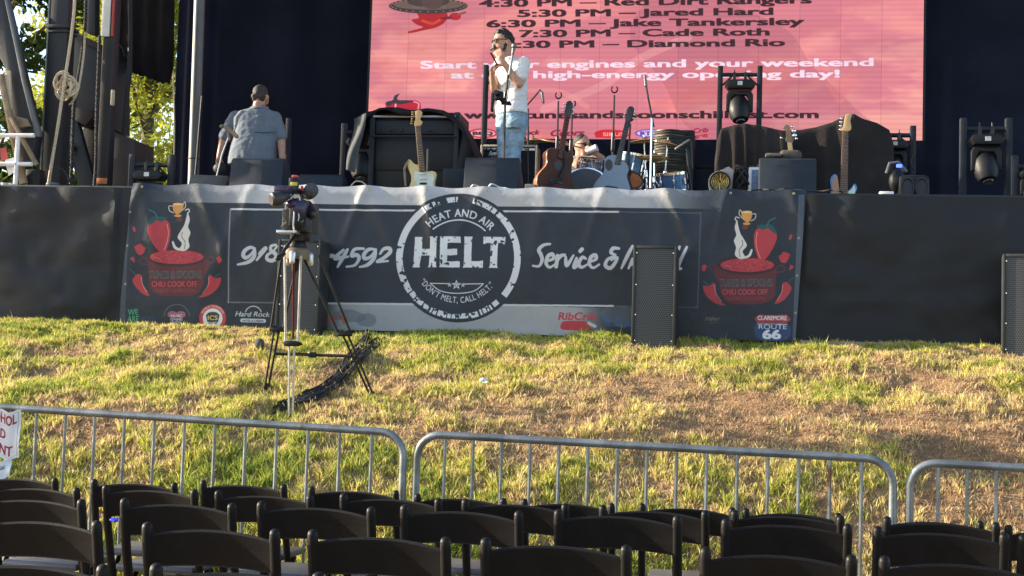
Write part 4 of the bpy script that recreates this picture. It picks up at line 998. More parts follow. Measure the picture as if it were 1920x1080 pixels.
# pale pipe
t = thing('upright_pipe', 'pale grey upright pipe standing against the black curtain', 'pipe', base(366, 14.6))
def pp(m):
    a, b = P(374, -60, 14.6), P(363, 345, 14.6)
    m.tube([Vector((b.x, 14.6, ZD)), Vector((a.x, 14.6, ZD+4.2))], .062, 18)
part('pipe', 'grey_pipe', t, pp)
part('cable_tie', 'rubber', t, lambda m: m.tube([Vector((P(364, 298, 14.6).x+.066*math.cos(a), 14.6+.066*math.sin(a), P(364, 298, 14.6).z)) for a in np.linspace(0, 6.283, 17)[:-1]], .006, 6, closed=True))
single('cable', 'black cable hanging down along the pale upright pipe', 'cable', 'rubber', lambda m: m.tube(rope([(379, 180), (374, 240), (370, 290), (366, 335)], 14.5), .013, 7))
# ------------------------------------------------------------------ lights in frames
def frame_light(pxl, pxr, ytop, Y, label, cat_label, head_z=None, to_deck=True, dim=False):
    a, b = P(pxl, ytop, Y), P(pxr, ytop, Y); xa, xb = a.x, b.x; zt = (a.z+b.z)/2; zb = ZD
    t = thing('light_frame', label, 'frame', ((xa+xb)/2, Y, ZD))
    for x in (xa, xb): part('post', 'black_paint', t, lambda m: (m.box((x, Y, (zt+zb)/2), (.06, .06, zt-zb), None, .006)))
    zbar = zt-.10
    part('top_bar', 'black_paint', t, lambda m: m.tube([(xa+.03, Y, zbar), (xb-.03, Y, zbar)], .024, 10))
    part('bottom_bar', 'black_paint', t, lambda m: m.tube([(xa+.03, Y, zb+.05), (xb-.03, Y, zb+.05)], .02, 10))
    for s, x in ((1, xa), (-1, xb)): part('brace', 'black_paint', t, lambda m: m.tube([(x+s*.03, Y, zbar-.12), (x+s*.13, Y, zbar-.02)], .011, 6))
    xm = (xa+xb)/2; sc = min(1.0, (xb-xa)/.5)
    l = thing('moving_light', cat_label, 'stage light', (xm, Y, zbar-.14))
    for dx in (-.07, .07): part('clamp', 'black_metal', l, lambda m: (m.box((xm+dx*sc, Y, zbar-.03), (.035, .05, .11), None, .005), m.tube([(xm+dx*sc, Y, zbar+.02), (xm+dx*sc, Y, zbar+.06)], .006, 6)))
    zbs = zbar-.15*sc
    part('base', 'black_plastic', l, lambda m: m.prism([((x)*sc, z*sc) for x, z in ((-.19, 0), (-.16, .05), (-.12, .065), (.12, .065), (.16, .05), (.19, 0), (.15, -.05), (-.15, -.05))], .22*sc, Matrix.Translation((xm, Y-.12, zbs)), .012))
    part('display', 'tape_white', l, lambda m: m.box((xm, Y-.124, zbs+.01), (.062*sc, .008, .05*sc)))
    def yoke(m):
        pts = [(-.17, -.34), (-.17, -.12), (-.14, -.07), (.14, -.07), (.17, -.12), (.17, -.34), (.105, -.34), (.105, -.17), (.08, -.125), (-.08, -.125), (-.105, -.17), (-.105, -.34)]
        m.prism([(x*sc, z*sc) for x, z in pts], .10*sc, Matrix.Translation((xm, Y-.06, zbs)), .012)
    part('yoke', 'black_plastic', l, yoke)
    c = Vector((xm, Y-.02, zbs-.32*sc))
    hd = part('head', 'black_plastic', l, lambda m: m.lathe([(0.02, -.19), (.095, -.18), (.132, -.10), (.140, 0), (.130, .08), (.10, .14), (.03, .16)], c, (.12, -.35, -1), 22, Matrix.Translation(c) @ Matrix.Scale(sc, 4) @ Matrix.Translation(-c)))
    part('lens', 'lens', hd, lambda m: m.lathe([(.02, .161), (.06, .155), (.055, .168), (.02, .173)], c, (.12, -.35, -1), 20, Matrix.Translation(c) @ Matrix.Scale(sc, 4) @ Matrix.Translation(-c)))
    return t
frame_light(1351, 1425, 124, 15.6, 'tall dark frame standing in front of the pink screen', 'black moving head light hung against the pink screen')
frame_light(1806, 1891, 222, 13.1, 'black light frame standing alone at the right of the stage', 'black moving head light hung in the frame at the right')
frame_light(250, 323, 290, 12.4, 'low black light frame at the left of the stage edge', 'black moving head light low in the frame by the sunlit gap')
frame_light(912, 985, 122, 15.6, 'tall dark frame standing behind the man in white', 'moving head light hung in the frame behind the man in white')
frame_light(456, 542, 222, 15.9, 'dark light frame standing behind the man in blue', 'moving head light hung in the frame behind the man in blue')
frame_light(646, 716, 232, 14.9, 'dark light frame standing behind the black draped case', 'moving head light hung behind the black draped case')
frame_light(1640, 1712, 236, 14.6, 'dark light frame beside the right end of the pink screen', 'moving head light half hidden by the large black cover')
frame_light(1902, 1960, 292, 12.7, 'grey light frame cut off by the right edge of the picture', 'moving head light cut off by the right edge of the picture')
# floor light cluster at the right
t = thing('floor_light', 'black twin lens floor light with a blue glow at the right', 'stage light', base(1712, 12.6))
x0 = P(1712, 340, 12.6).x
part('body', 'black_plastic', t, lambda m: m.box((x0, 12.62, ZD+.15), (.27, .22, .26), None, .04))
for dx in (-.062, .062):
    l_ = part('lens_cell', 'steel_dark', t, lambda m: m.lathe([(.02, 0), (.055, .005), (.06, .025), (.05, .025), (.045, .012)], (x0+dx, 12.51, ZD+.16), (0, -1, .1), 18, Matrix.Translation((x0+dx, 0, ZD+.16)) @ Matrix.Diagonal((1, 1, 1.55, 1)) @ Matrix.Translation((-x0-dx, 0, -ZD-.16))))
part('blue_led', mat('led_blue', (.03, .06, .9), .4, emit=3), t, lambda m: m.box((P(1686, 311, 12.55).x, 12.55, P(1686, 311, 12.55).z), (.05, .012, .03), None, .004))
part('arm', 'grey_pipe', t, lambda m: m.tube([P(1662, 325, 12.6), P(1668, 306, 12.6), P(1684, 304, 12.6), P(1700, 322, 12.62)], .014, 8))
part('side_pod', 'black_plastic', t, lambda m: m.ell(P(1682, 340, 12.62), (.075, .08, .11)))
single('power_strip', 'white power strip lying on the deck at the right', 'power strip', 'white_paint', lambda m: m.box((P(1662, 352, 12.0).x, 12.0, ZD+.025), (.12, .06, .05), None, .008))
single('cable', 'thin black cable draped from the floor light to the frame', 'cable', 'rubber', lambda m: m.tube(rope([(1712, 262), (1714, 285), (1708, 305), (1716, 318)], 14.3), .01, 6))
# ------------------------------------------------------------------ wedges and speakers
def text_part(name, txt, o_, ex, ez, mat_, parent, bold=.01):
    T = text_tris(txt, bold).reshape(-1, 2); x0, x1 = T[:, 0].min(), T[:, 0].max()
    ex, ez = Vector(ex), Vector(ez); ch = cap_height(bold)
    vs = [Vector(o_)+ex*((p[0]-x0)/(x1-x0))+ez*(p[1]/ch) for p in T]
    mb = MB(); mb.add(vs, [(i, i+1, i+2) for i in range(0, len(vs), 3)])
    return mb.build(name, M_[mat_], parent, smooth=False)
mm('wedge_logo', (.012, .013, .015), .5)
def wedge(px0, px1, ytop, Y, label, logo=True, depth=.42, lean=.05, mat_='wedge_paint', yaw=0):
    a, b = base(px0, Y), base(px1, Y); xm = (a.x+b.x)/2; wd = b.x-a.x; h = P((px0+px1)/2, ytop, Y).z-ZD
    t = thing('stage_monitor', label, 'speaker', (xm, Y, ZD), yaw, 'floor monitors along the stage edge')
    Mx = Matrix.Translation((xm, Y, ZD)) @ Matrix.Rotation(yaw, 4, 'Z')
    def body(m):
        pr = [(0, .012), (lean, h-.02), (lean+.03, h), (lean+.10, h), (depth, .10), (depth, .012)]
        Q = Mx @ Matrix.Rotation(R(90), 4, 'Z') @ Matrix.Translation((0, -wd/2, 0))
        m.prism(pr, wd, Q, .012)
    part('cabinet', mat_, t, body)
    part('rim', 'black_plastic', t, lambda m: [m.box((s*(wd/2+.004), depth/2, .03), (.008, depth*.9, .035), Mx, .002) for s in (-1, 1)])
    if logo:
        sl = Vector((0, lean, h-.03)).normalized(); o_ = Mx @ (Vector((-wd*.19, -.004, 0))+sl*(h*.76))
        text_part('lettering', 'Omega', o_, Mx.to_3x3() @ Vector((wd*.40, 0, 0)), sl*.03, 'wedge_logo', t, .03)
    return t
wedge(428, 527, 294, 12.05, 'black floor monitor in front of the man in blue')
wedge(868, 970, 293, 12.05, 'black floor monitor at the feet of the man in white')
wedge(1423, 1531, 294, 12.05, 'black floor monitor under the five string bass headstock')
wedge(352, 420, 323, 12.15, 'low sunlit floor monitor at the foot of the pale pipe', False, .5, .16, mat('monitor_sunlit', (.10, .095, .085), .6, 0, .2, 10, .3, 300), R(12))  # paler colour stands for the sun on this one monitor
wedge(556, 640, 325, 12.9, 'low dark floor monitor left of the black draped case', False, .4, .05)
single('speaker_cabinet', 'plain black cabinet left of the middle floor monitor', 'speaker', 'black_paint', lambda m: m.box(((P(836, 330, 12.5).x+P(872, 330, 12.5).x)/2, 12.65, ZD+.15), (.24, .3, .30), None, .012))
single('towel', 'brown grey rolled towel resting on the right floor monitor', 'towel', mat('towel', (.07, .06, .055), .95, 0, .3, 20, .5, 60), lambda m: m.cap(P(1470, 289, 12.2)+Vector((0, 0, -.005)), .042, P(1494, 291, 12.2), .046, 12))
single('towel', 'flat grey folded towel lying on the right floor monitor', 'towel', mat('towel_grey', (.12, .11, .10), .95, 0, .3, 20, .5, 60), lambda m: m.box(P(1450, 291.5, 12.18), (.14, .10, .03), None, .012))
def grille_mat():
    m = bpy.data.materials.new('perforated_grille'); m.use_nodes = True; n = m.node_tree; b = n.nodes['Principled BSDF']
    b.inputs['Roughness'].default_value = .45
    tc = n.nodes.new('ShaderNodeTexCoord'); mp = n.nodes.new('ShaderNodeMapping'); mp.inputs['Scale'].default_value = (52, 1, 60); n.links.new(tc.outputs['Object'], mp.inputs[0])
    sx = n.nodes.new('ShaderNodeSeparateXYZ'); n.links.new(mp.outputs[0], sx.inputs[0])
    def M(op, a, b_=None):
        k = n.nodes.new('ShaderNodeMath'); k.operation = op
        for i, v in enumerate((a, b_)):
            if v is None: continue
            if isinstance(v, (int, float)): k.inputs[i].default_value = v
            else: n.links.new(v, k.inputs[i])
        return k.outputs[0]
    row = M('FLOOR', sx.outputs['Z']); off = M('MULTIPLY', M('MODULO', row, 2.0), .5)
    fx = M('SUBTRACT', M('FRACT', M('ADD', sx.outputs['X'], off)), .5); fz = M('SUBTRACT', M('FRACT', sx.outputs['Z']), .5)
    d = M('ADD', M('MULTIPLY', fx, fx), M('MULTIPLY', fz, fz)); hole = M('LESS_THAN', d, .125)
    mx = n.nodes.new('ShaderNodeMix'); mx.data_type = 'RGBA'; mx.inputs[6].default_value = (.062, .063, .068, 1); mx.inputs[7].default_value = (.004, .004, .005, 1)
    n.links.new(hole, mx.inputs[0]); n.links.new(mx.outputs[2], b.inputs['Base Color'])
    return m
M_['grille'] = grille_mat()
# ------------------------------------------------------------------ draped case
YC = 12.95
t = thing('draped_case', 'large black open case under a black cover behind the cream guitar', 'case', base(775, YC))
xa, xb = P(692, 300, YC).x, P(858, 300, YC).x; zt = P(775, 207, YC).z
def cs(m):
    m.box(((xa+xb)/2, YC+.30, (zt+ZD)/2), (xb-xa, .5, zt-ZD-.02), None, .01)
part('body', 'black_plastic', t, cs)
for x in (xa+.02, xb-.02): part('side_frame', 'black_paint', t, lambda m: m.box((x, YC+.03, (zt+ZD)/2), (.05, .06, zt-ZD-.03), None, .006))
for y_, r in ((219, .012), (256, .010)):
    z = P(775, y_, YC).z; part('rail', 'alu' if y_ == 219 else 'steel_dark', t, lambda m: m.tube([(xa+.03, YC-.01, z), (xb-.03, YC-.01, z)], r, 8))
part('drawer_panel', 'black_paint', t, lambda m: m.box(((xa+xb)/2, YC+.035, P(775, 238, YC).z), (xb-xa-.10, .03, .13), None, .004))
for xk in (710, 731, 752, 805): part('knob', 'steel_dark', t, lambda m: m.lathe([(.004, 0), (.014, .004), (.010, .02)], Vector((P(xk, 244, YC).x, YC+.02, P(xk, 244, YC).z)), (0, -1, 0), 10))
part('front_panel', 'black_plastic', t, lambda m: m.box(((xa+xb)/2, YC+.045, P(775, 290, YC).z), (xb-xa-.10, .02, .30), None, .004))
def cov(u, v):
    xs = [655, 668, 690, 712, 760, 800, 832, 850, 868, 880, 892]; ys = [262, 222, 208, 202, 204, 204, 206, 214, 236, 262, 292]
    x = 655+237*u; y = float(np.interp(x, xs, ys))
    p = P(x, y, YC-.03); f = .012*math.sin(u*40)+.02*math.sin(u*13)
    if v < .3: k = v/.3; return Vector((p.x, YC-.05+.01*math.cos(k*9)+f, p.z-.07*(1-k)*(.7+.3*math.sin(u*17))))
    k = (v-.3)/.7; return Vector((p.x, YC-.04+.62*k+f*(1-k), p.z+.018*math.sin(k*3.1)+.01*math.sin(u*22+k*4)))
mb = MB(); mb.grid(cov, 80, 16); mb.build('cover', M_['cloth_black'], t)
def flap(u, v):
    a = [(664, 222), (690, 214)]; b = [(648, 318), (668, 326)]
    x = (a[0][0]*(1-u)+a[1][0]*u)*(1-v)+(b[0][0]*(1-u)+b[1][0]*u)*v; y = (a[0][1]*(1-u)+a[1][1]*u)*(1-v)+(b[0][1]*(1-u)+b[1][1]*u)*v
    return P(x+2*math.sin(v*7), y, YC-.09)+Vector((0, .02*math.sin(u*5+v*4)-.05*u, 0))
mb = MB(); mb.grid(flap, 10, 24); mb.build('flap', mat('flap_cloth', (.045, .05, .058), .8, 0, .2, 8, .3, 40), t)
def rside(u, v):
    p = P(846+44*u, float(np.interp(846+44*u, [846, 868, 890], [216, 238, 292])), YC-.02); return Vector((p.x, YC+.02+.05*math.sin(u*6+v*2), p.z*(1-v)+(P(890, 322, YC).z)*v if u > .2 else p.z-(p.z-P(890, 322, YC).z)*v*.9))
mb = MB(); mb.grid(rside, 14, 14); mb.build('side_fold', M_['cloth_black'], t)
# ------------------------------------------------------------------ covered gear on the right
def cover(name, label, prof, Y, depth, seed, bottom=None, folds=30, cmat='cover'):
    xs = np.array([p[0] for p in prof], float); ys = np.array([p[1] for p in prof], float)
    def f(u, v):
        x = xs[0]+(xs[-1]-xs[0])*u; y = float(np.interp(x, xs, ys)); p = P(x, y, Y)
        fo = math.sin(u*folds+2*math.sin(u*7+seed))+.6*math.sin(u*folds*.37+seed)
        n = float(fbm(u*5+seed, v*4, seed, 3))-.5
        if v < .35:
            k = v/.35
            return Vector((p.x, Y+depth*(1-k)+.02*n, p.z-.10*(1-k)**2*0+.03*n*(1-k)+.035*math.sin(k*math.pi)*(.3+n)))
        k = (v-.35)/.65
        z0 = p.z; zb = ZD+.01
        return Vector((p.x+.02*fo*k*.4, Y-.05*math.sin(min(1, k*3)*1.57)-.03*fo*k**.6-.08*n*k, z0+(zb-z0)*k))
    mb = MB(); mb.grid(f, 110, 44); o = mb.build(name, M_[cmat]); return tag(o, label, 'cover')
mm('cover', (.028, .0235, .023), .92, 0, .35, 3, .4, 35, .15)
cover('gear_cover', 'creased black cover over gear right of the drums', [(1340, 300), (1345, 262), (1352, 241), (1376, 234), (1396, 231), (1430, 236), (1460, 243), (1482, 247)], 14.0, .55, 3, folds=36)
cover('gear_cover', 'large peaked black cover over gear at the right of the stage', [(1468, 244), (1500, 243), (1530, 238), (1560, 229), (1586, 216), (1602, 213), (1618, 222), (1645, 230), (1668, 243), (1676, 270)], 14.25, .7, 9, folds=24)
part('gear_stack', 'black_plastic', thing('gear_stack', 'black gear stacked under the large peaked cover', 'case', base(1570, 14.6)), lambda m: m.box((P(1575, 300, 14.6).x, 14.62, ZD+.35), (.85, .5, .68), None, .01))
# ------------------------------------------------------------------ amplifiers and small gear
YA = 13.9
t = thing('guitar_amplifier', 'black guitar amplifier with cream piping behind the man in white', 'amplifier', base(955, YA))
xa, xb = P(901, 300, YA).x, P(1008, 300, YA).x; zt = P(955, 272, YA).z
part('cabinet', 'black_plastic', t, lambda m: m.box(((xa+xb)/2, YA+.13, (zt+ZD)/2), (xb-xa-.01, .24, zt-ZD-.01), None, .01))
part('piping', 'rope_tan', t, lambda m: (m.box((xa+.012, YA-.005, (zt+ZD)/2), (.024, .03, zt-ZD), None, .005), m.box((xb-.012, YA-.005, (zt+ZD)/2), (.024, .03, zt-ZD), None, .005), m.box(((xa+xb)/2, YA-.006, zt-.011), (xb-xa-.05, .03, .022), None, .005)))
part('control_panel', 'alu', t, lambda m: m.box(((xa+xb)/2, YA+.004, zt-.045), (xb-xa-.06, .016, .03), None, .003))
for i in range(9): part('knob', 'black_plastic', t, lambda m: m.lathe([(.010, 0), (.009, .014), (.002, .015)], (xa+.06+i*.052, YA-.005, zt-.045), (0, -1, 0), 8))
part('grille_cloth', 'cloth_black', t, lambda m: m.box(((xa+xb)/2, YA+.006, (zt-.07+ZD)/2), (xb-xa-.06, .016, zt-ZD-.09), None, .003))
p0 = P(916, 292, YA-.01)
text_part('lettering', 'Fender', (p0.x, YA-.006, p0.z), (.115, 0, .02), (.015, 0, .045), 'alu', t, .01)
single('white_box', 'small pale box on the deck right of the middle floor monitor', 'box', mat('pale_box', (.36, .34, .30), .6), lambda m: m.box((P(994, 342, 12.7).x, 12.75, ZD+.09), (.10, .12, .19), None, .008))
# small white amp behind the right wedge
YB = 12.45
t = thing('small_amplifier', 'small white edged amplifier with a blue grille left of the right floor monitor', 'amplifier', base(1420, YB))
xa = P(1403, 340, YB).x; zt = P(1403, 313, YB).z
part('cabinet', 'tape_white', t, lambda m: m.box((xa+.13, YB+.1, (zt+ZD)/2), (.26, .2, zt-ZD), None, .012))
part('grille', mat('blue_grille', (.10, .15, .25), .4, .3, .3, 60, .8, 130), t, lambda m: m.box((xa+.135, YB-.004, (zt+ZD)/2), (.215, .015, zt-ZD-.05), None, .004))
part('handle', 'black_plastic', t, lambda m: m.tube([(xa+.08, YB+.08, zt), (xa+.09, YB+.08, zt+.03), (xa+.17, YB+.08, zt+.03), (xa+.18, YB+.08, zt)], .009, 6))
single('black_case', 'small black case behind the white edged amplifier', 'case', 'black_plastic', lambda m: m.box((P(1418, 305, 12.9).x, 12.95, ZD+.2), (.13, .12, .42), None, .01))
# blower
YF_ = 12.35
t = thing('floor_blower', 'beige snail shaped floor blower with a round grille by the right amplifier', 'blower', base(1355, YF_))
c = P(1350, 341, YF_)
part('housing', mat('blower_plastic', (.30, .285, .25), .5, 0, .15, 8), t, lambda m: (m.lathe([(.05, .0), (.10, .0), (.105, .02), (.105, .20), (.09, .22), (.02, .22)], c, (0, 1, 0), 26), m.pxprism([(1345, 322), (1366, 312), (1376, 318), (1372, 360), (1350, 362)], YF_+.03, .17, .012)))
part('grille', 'gold_metal', t, lambda m: ([m.tube([c+Vector((r*math.cos(a), -.012, r*math.sin(a))) for a in np.linspace(0, 6.283, 25)[:-1]], .003, 5, closed=True) for r in (.015, .03, .045, .06, .075)], [m.tube([c+Vector((.012*math.cos(a), -.012, .012*math.sin(a))), c+Vector((.076*math.cos(a+.5), -.012, .076*math.sin(a+.5)))], .0028, 5) for a in np.linspace(0, 6.283, 13)[:-1]]))
part('grille_ring', 'black_plastic', t, lambda m: m.tube([c+Vector((.086*math.cos(a), -.008, .086*math.sin(a))) for a in np.linspace(0, 6.283, 29)[:-1]], .009, 8, closed=True))
part('intake', 'black_plastic', t, lambda m: m.lathe([(.01, .006), (.08, .004), (.08, .0)], c, (0, -1, 0), 20))
single('cable_heap', 'black bundle of leads on the deck right of the floor blower', 'cable', 'rubber', lambda m: [m.tube([P(1385, 342, 12.5)+Vector((.07*math.cos(a)+.01*i, .05*math.sin(a), .10*math.sin(a+i)+.012*i)) for a in np.linspace(0, 6.283, 15)[:-1]], .013, 6, closed=True) for i in range(6)])
# ribbed drum monitor cabinet
YR = 14.2
t = thing('speaker_cabinet', 'tall ribbed black speaker cabinet behind the cymbals', 'speaker', base(1265, YR))
xa, xb = P(1226, 300, YR).x, P(1302, 300, YR).x; zt = P(1265, 244, YR).z
def ribs(u, v):
    x = xa+(xb-xa-.06)*u; z = ZD+(zt-.02-ZD)*v; return Vector((x, YR-.05-.12*math.sin(min(1, u*1.1)*math.pi)**.8-.006*math.sin(z*220), z))
mb = MB(); mb.grid(ribs, 24, 150); mb.build('grille', mat('rib_grille', (.05, .045, .035), .45, .2, .2, 10), t)
part('cabinet', 'black_plastic', t, lambda m: m.box(((xa+xb)/2, YR+.15, (zt+ZD)/2), (xb-xa, .38, zt-ZD), None, .03))
single('rack_unit', 'low dark rack of gear right of the ribbed speaker cabinet', 'rack', 'black_paint', lambda m: (m.box((P(1322, 300, 14.5).x, 14.6, ZD+.32), (.26, .3, .62), None, .01), m.box((P(1322, 314, 14.5).x, 14.445, P(1322, 314, 14.5).z), (.2, .02, .03), None, .004)))
single('cable', 'pale cable looping over the front of the middle floor monitor', 'cable', 'tape_white', lambda m: m.tube([Vector((P(a, b, 11.95).x, 11.95-.03*math.sin(i), max(ZD+.012, P(a, b, 11.95).z))) for i, (a, b, c_) in enumerate(smooth_path([(858, 358, 0), (880, 352, 0), (892, 347, 0), (908, 355, 0), (922, 346, 0), (940, 352, 0), (962, 356, 0)], 5))], .008, 6))
single('cable', 'thin dark cable along the deck edge by the right floor monitor', 'cable', 'rubber', lambda m: m.tube([Vector((P(a, b, 11.95).x, 11.95-.02*math.sin(i), max(ZD+.01, P(a, b, 11.95).z))) for i, (a, b, c_) in enumerate(smooth_path([(1405, 358, 0), (1430, 355, 0), (1450, 357, 0), (1475, 354, 0), (1500, 357, 0), (1545, 358, 0), (1560, 356, 0), (1580, 360, 0)], 5))], .008, 6))
single('cable', 'pale lead curled on the deck left of the cream guitar', 'cable', 'rope_tan', lambda m: m.tube([Vector((P(a, b, 12.2).x, 12.2, max(ZD+.008, P(a, b, 12.2).z))) for (a, b, c_) in smooth_path([(655, 352, 0), (662, 344, 0), (668, 340, 0), (680, 342, 0), (690, 352, 0)], 5)], .006, 6))
# ------------------------------------------------------------------ guitars
mm('cream_lacquer', (.62, .47, .20), .25, 0, .08, 6, spec=.5)
mm('mint_pickguard', (.55, .60, .55), .35)
mm('rosewood', (.10, .055, .035), .5, 0, .3, 20)
mm('maple', (.55, .36, .16), .4, 0, .15, 14)
mm('mahogany', (.075, .022, .012), .5, 0, .35, 7, spec=.2)
mm('lit_side_brown_head', (.42, .15, .06), .25, 0, .3, 7)  # orange sunlight in the guitar's side colour; also a brown drumhead
mm('grey_lacquer', (.16, .205, .26), .3, .15, .08, 5)
mm('blue_lacquer', (.05, .22, .50), .25)
mm('ebony', (.02, .018, .018), .45)
mm('tan_guard', (.36, .20, .12), .4)
def frets(m, a, b, w0, w1, n, y, Mx=None):
    a, b = Vector(a), Vector(b); d = (b-a); s = Vector((d.z, 0, -d.x)).normalized()
    for i in range(1, n+1):
        k = (1-2**(-i/12))/(1-2**(-n/12)); c = a+d*k; w = w0+(w1-w0)*k
        m.tube([c-s*w/2+Vector((0, y, 0)), c+s*w/2+Vector((0, y, 0))], .0022, 4, Mx)
# cream electric guitar
Yg = 12.25
g0 = base(797, Yg)
t = thing('electric_guitar', 'cream offset electric guitar with a pale pickguard leaning on a stand', 'guitar', g0)
def KC(x, y): return (640+.213*x, 140+.213*y)
part('body', 'cream_lacquer', t, lambda m: m.pxprism([KC(*p) for p in smooth_path([(590, 742), (580, 780), (590, 830), (612, 890), (612, 940), (596, 985), (578, 1040), (588, 1105), (640, 1150), (720, 1165), (800, 1150), (842, 1100), (842, 1040), (826, 990), (824, 940), (836, 885), (824, 855), (790, 846), (740, 850), (690, 800), (640, 782), (612, 752)], 4)], Yg, .045, .008), smooth=True)
part('pickguard', 'mint_pickguard', t, lambda m: m.pxprism([KC(*p) for p in smooth_path([(650, 850), (640, 900), (660, 960), (700, 1040), (760, 1075), (812, 1030), (808, 960), (818, 905), (800, 872), (750, 866), (690, 856)], 3)], Yg-.006, .005))
for (xx, yy) in ((712, 872), (717, 916), (720, 958)): part('pickup', 'tape_white' if yy < 950 else 'black_plastic', t, lambda m: m.box(P(*KC(xx, yy), Yg-.010), (.066, .012, .018), None, .004))
part('bridge', 'chrome', t, lambda m: m.box(P(*KC(726, 1000), Yg-.011), (.075, .014, .02), None, .003))
part('neck', 'rosewood', t, lambda m: m.pxprism([KC(*p) for p in ((655, 452), (692, 447), (736, 852), (688, 852))], Yg-.018, .026, .003))
part('neck_lit_side', 'maple', t, lambda m: m.pxprism([KC(*p) for p in ((648, 452), (656, 451), (689, 852), (680, 820))], Yg-.014, .03))  # golden strip imitates sun on the left side of the neck
part('frets', 'alu', t, lambda m: frets(m, P(*KC(674, 450), Yg), P(*KC(712, 850), Yg), .04, .05, 19, -.019))
part('headstock', 'maple', t, lambda m: m.pxprism([KC(*p) for p in smooth_path([(646, 322), (690, 312), (710, 335), (700, 372), (692, 395), (712, 412), (704, 436), (690, 452), (650, 456), (640, 430), (652, 380), (646, 322)], 3)], Yg-.012, .018, .003))
for i in range(6): part('tuner', 'gold_metal', t, lambda m: m.ell(P(*KC(648-4*i+i*2, 330+i*20), Yg-.004)+Vector((-.022, 0, 0)), (.012, .008, .008), None, 8, 6))
single('guitar_strap', 'brown strap hanging from the upper horn of the cream guitar', 'strap', 'wood_weathered', lambda m: m.tube([P(*KC(*p), Yg-.012) for p in ((592, 750), (570, 790), (556, 830), (560, 900), (566, 980))], [.004, .011, .012, .011, .008], 6))
single('guitar_stand', 'black floor stand holding the cream guitar', 'guitar stand', 'black_metal', lambda m: (m.tube([g0+Vector((0, .09, 0)), g0+Vector((0, .07, .45))], .012, 8), m.tube([g0+Vector((-.12, -.03, .07)), g0+Vector((-.12, .06, .07)), g0+Vector((.12, .06, .07)), g0+Vector((.12, -.03, .07))], .010, 8), [m.tube([g0+Vector((0, .08, .05)), g0+Vector((.2*math.cos(a), .08+.2*math.sin(a), .012))], .009, 6) for a in (.5, 2.6, 4.7)]))
def acoustic(label, pxb, pxt, Y, L, tilt, yaw, back, top, side, head, strap=False, offset_hole=False):
    """figure-eight body standing on its lower bout, neck leaning in the stand"""
    b0 = base(pxb, Y); b0.z += .06
    t = thing('acoustic_guitar', label, 'guitar', b0)
    Mx = Matrix.Translation(b0) @ Matrix.Rotation(yaw, 4, 'Z') @ Matrix.Rotation(tilt, 4, 'Y') @ Matrix.Rotation(R(-7), 4, 'X')
    hw = [(0, .0), (.004, .06), (.02, .115), (.06, .165), (.12, .192), (.18, .19), (.24, .16), (.29, .130), (.33, .124), (.37, .133), (.42, .143), (.46, .135), (.485, .10), (.495, .05), (.497, .03)]
    right = [(w, z) for z, w in hw]; left = [(-w, z) for z, w in hw[::-1]]
    if offset_hole: right = [(w if z < .36 else min(w, .13-1.5*max(0, z-.40)**1*1.0), z) for w, z in right]
    pts = smooth_path(right+left[:-1], 2)
    part('body', side, t, lambda m: m.prism(pts, .105, Mx @ Matrix.Translation((0, 0, 0)), .006))
    part('soundboard', top, t, lambda m: m.prism([(x*.975, .247+(z-.247)*.985) for x, z in pts], .004, Mx @ Matrix.Translation((0, -.004, 0))))
    if offset_hole: part('sound_hole', 'ebony', t, lambda m: m.prism([(-.085+.036*math.cos(a)-.018*math.sin(a), .385+.055*math.sin(a)+.012*math.cos(a)) for a in np.linspace(0, 6.283, 25)[:-1]], .003, Mx @ Matrix.Translation((0, -.0062, 0))))
    else: part('sound_hole', 'ebony', t, lambda m: m.prism([(.05*math.cos(a), .33+.05*math.sin(a)) for a in np.linspace(0, 6.283, 25)[:-1]], .003, Mx @ Matrix.Translation((0, -.0062, 0))))
    part('bridge', 'ebony', t, lambda m: m.prism([(-.075, .165), (-.06, .155), (.06, .155), (.075, .165), (.05, .18), (-.05, .18)], .009, Mx @ Matrix.Translation((0, -.012, 0)), .002))
    part('neck', 'ebony' if offset_hole else 'mahogany', t, lambda m: m.prism([(-.028, .40), (.028, .40), (.022, L-.16), (-.022, L-.16)], .03, Mx @ Matrix.Translation((0, -.016, 0)), .004))
    part('frets', 'alu', t, lambda m: frets(m, (0, 0, L-.16), (0, 0, .41), .042, .054, 19, -.0165, Mx))
    part('headstock', head, t, lambda m: m.prism([(-.024, L-.165), (.024, L-.165), (.036, L-.12), (.034, L-.02), (.014, L), (-.014, L), (-.034, L-.02), (-.036, L-.12)], .018, Mx @ Matrix.Translation((0, -.004, 0)), .003))
    for s in (-1, 1):
        for i in range(3): part('tuner', 'chrome', t, lambda m: m.ell((s*.05, .006, L-.115+i*.036), (.013, .008, .008), Mx, 8, 6))
    return t, b0, Mx
ta, ga, Ma = acoustic('red brown acoustic guitar standing left of the drums, front turned away from the sun', 1037, 1075, 12.75, 1.0, R(11.5), R(28), None, 'mahogany', 'lit_side_brown_head', 'ebony')
single('guitar_strap', 'dark strap looped across the red brown acoustic guitar', 'strap', 'rubber', lambda m: m.tube([Ma @ Vector(p) for p in ((.02, -.02, .48), (.06, -.03, .35), (.03, -.035, .2), (-.06, -.03, .12), (-.14, -.02, .03), (-.1, .02, 0))], [.008, .014, .016, .016, .012, .008], 6))
tg, gg, Mg = acoustic('slate grey acoustic guitar with an offset sound hole and cutaway by the drums', 1141, 1178, 13.15, 1.0, R(10), R(-14), None, 'grey_lacquer', 'ebony', 'ebony', offset_hole=True)
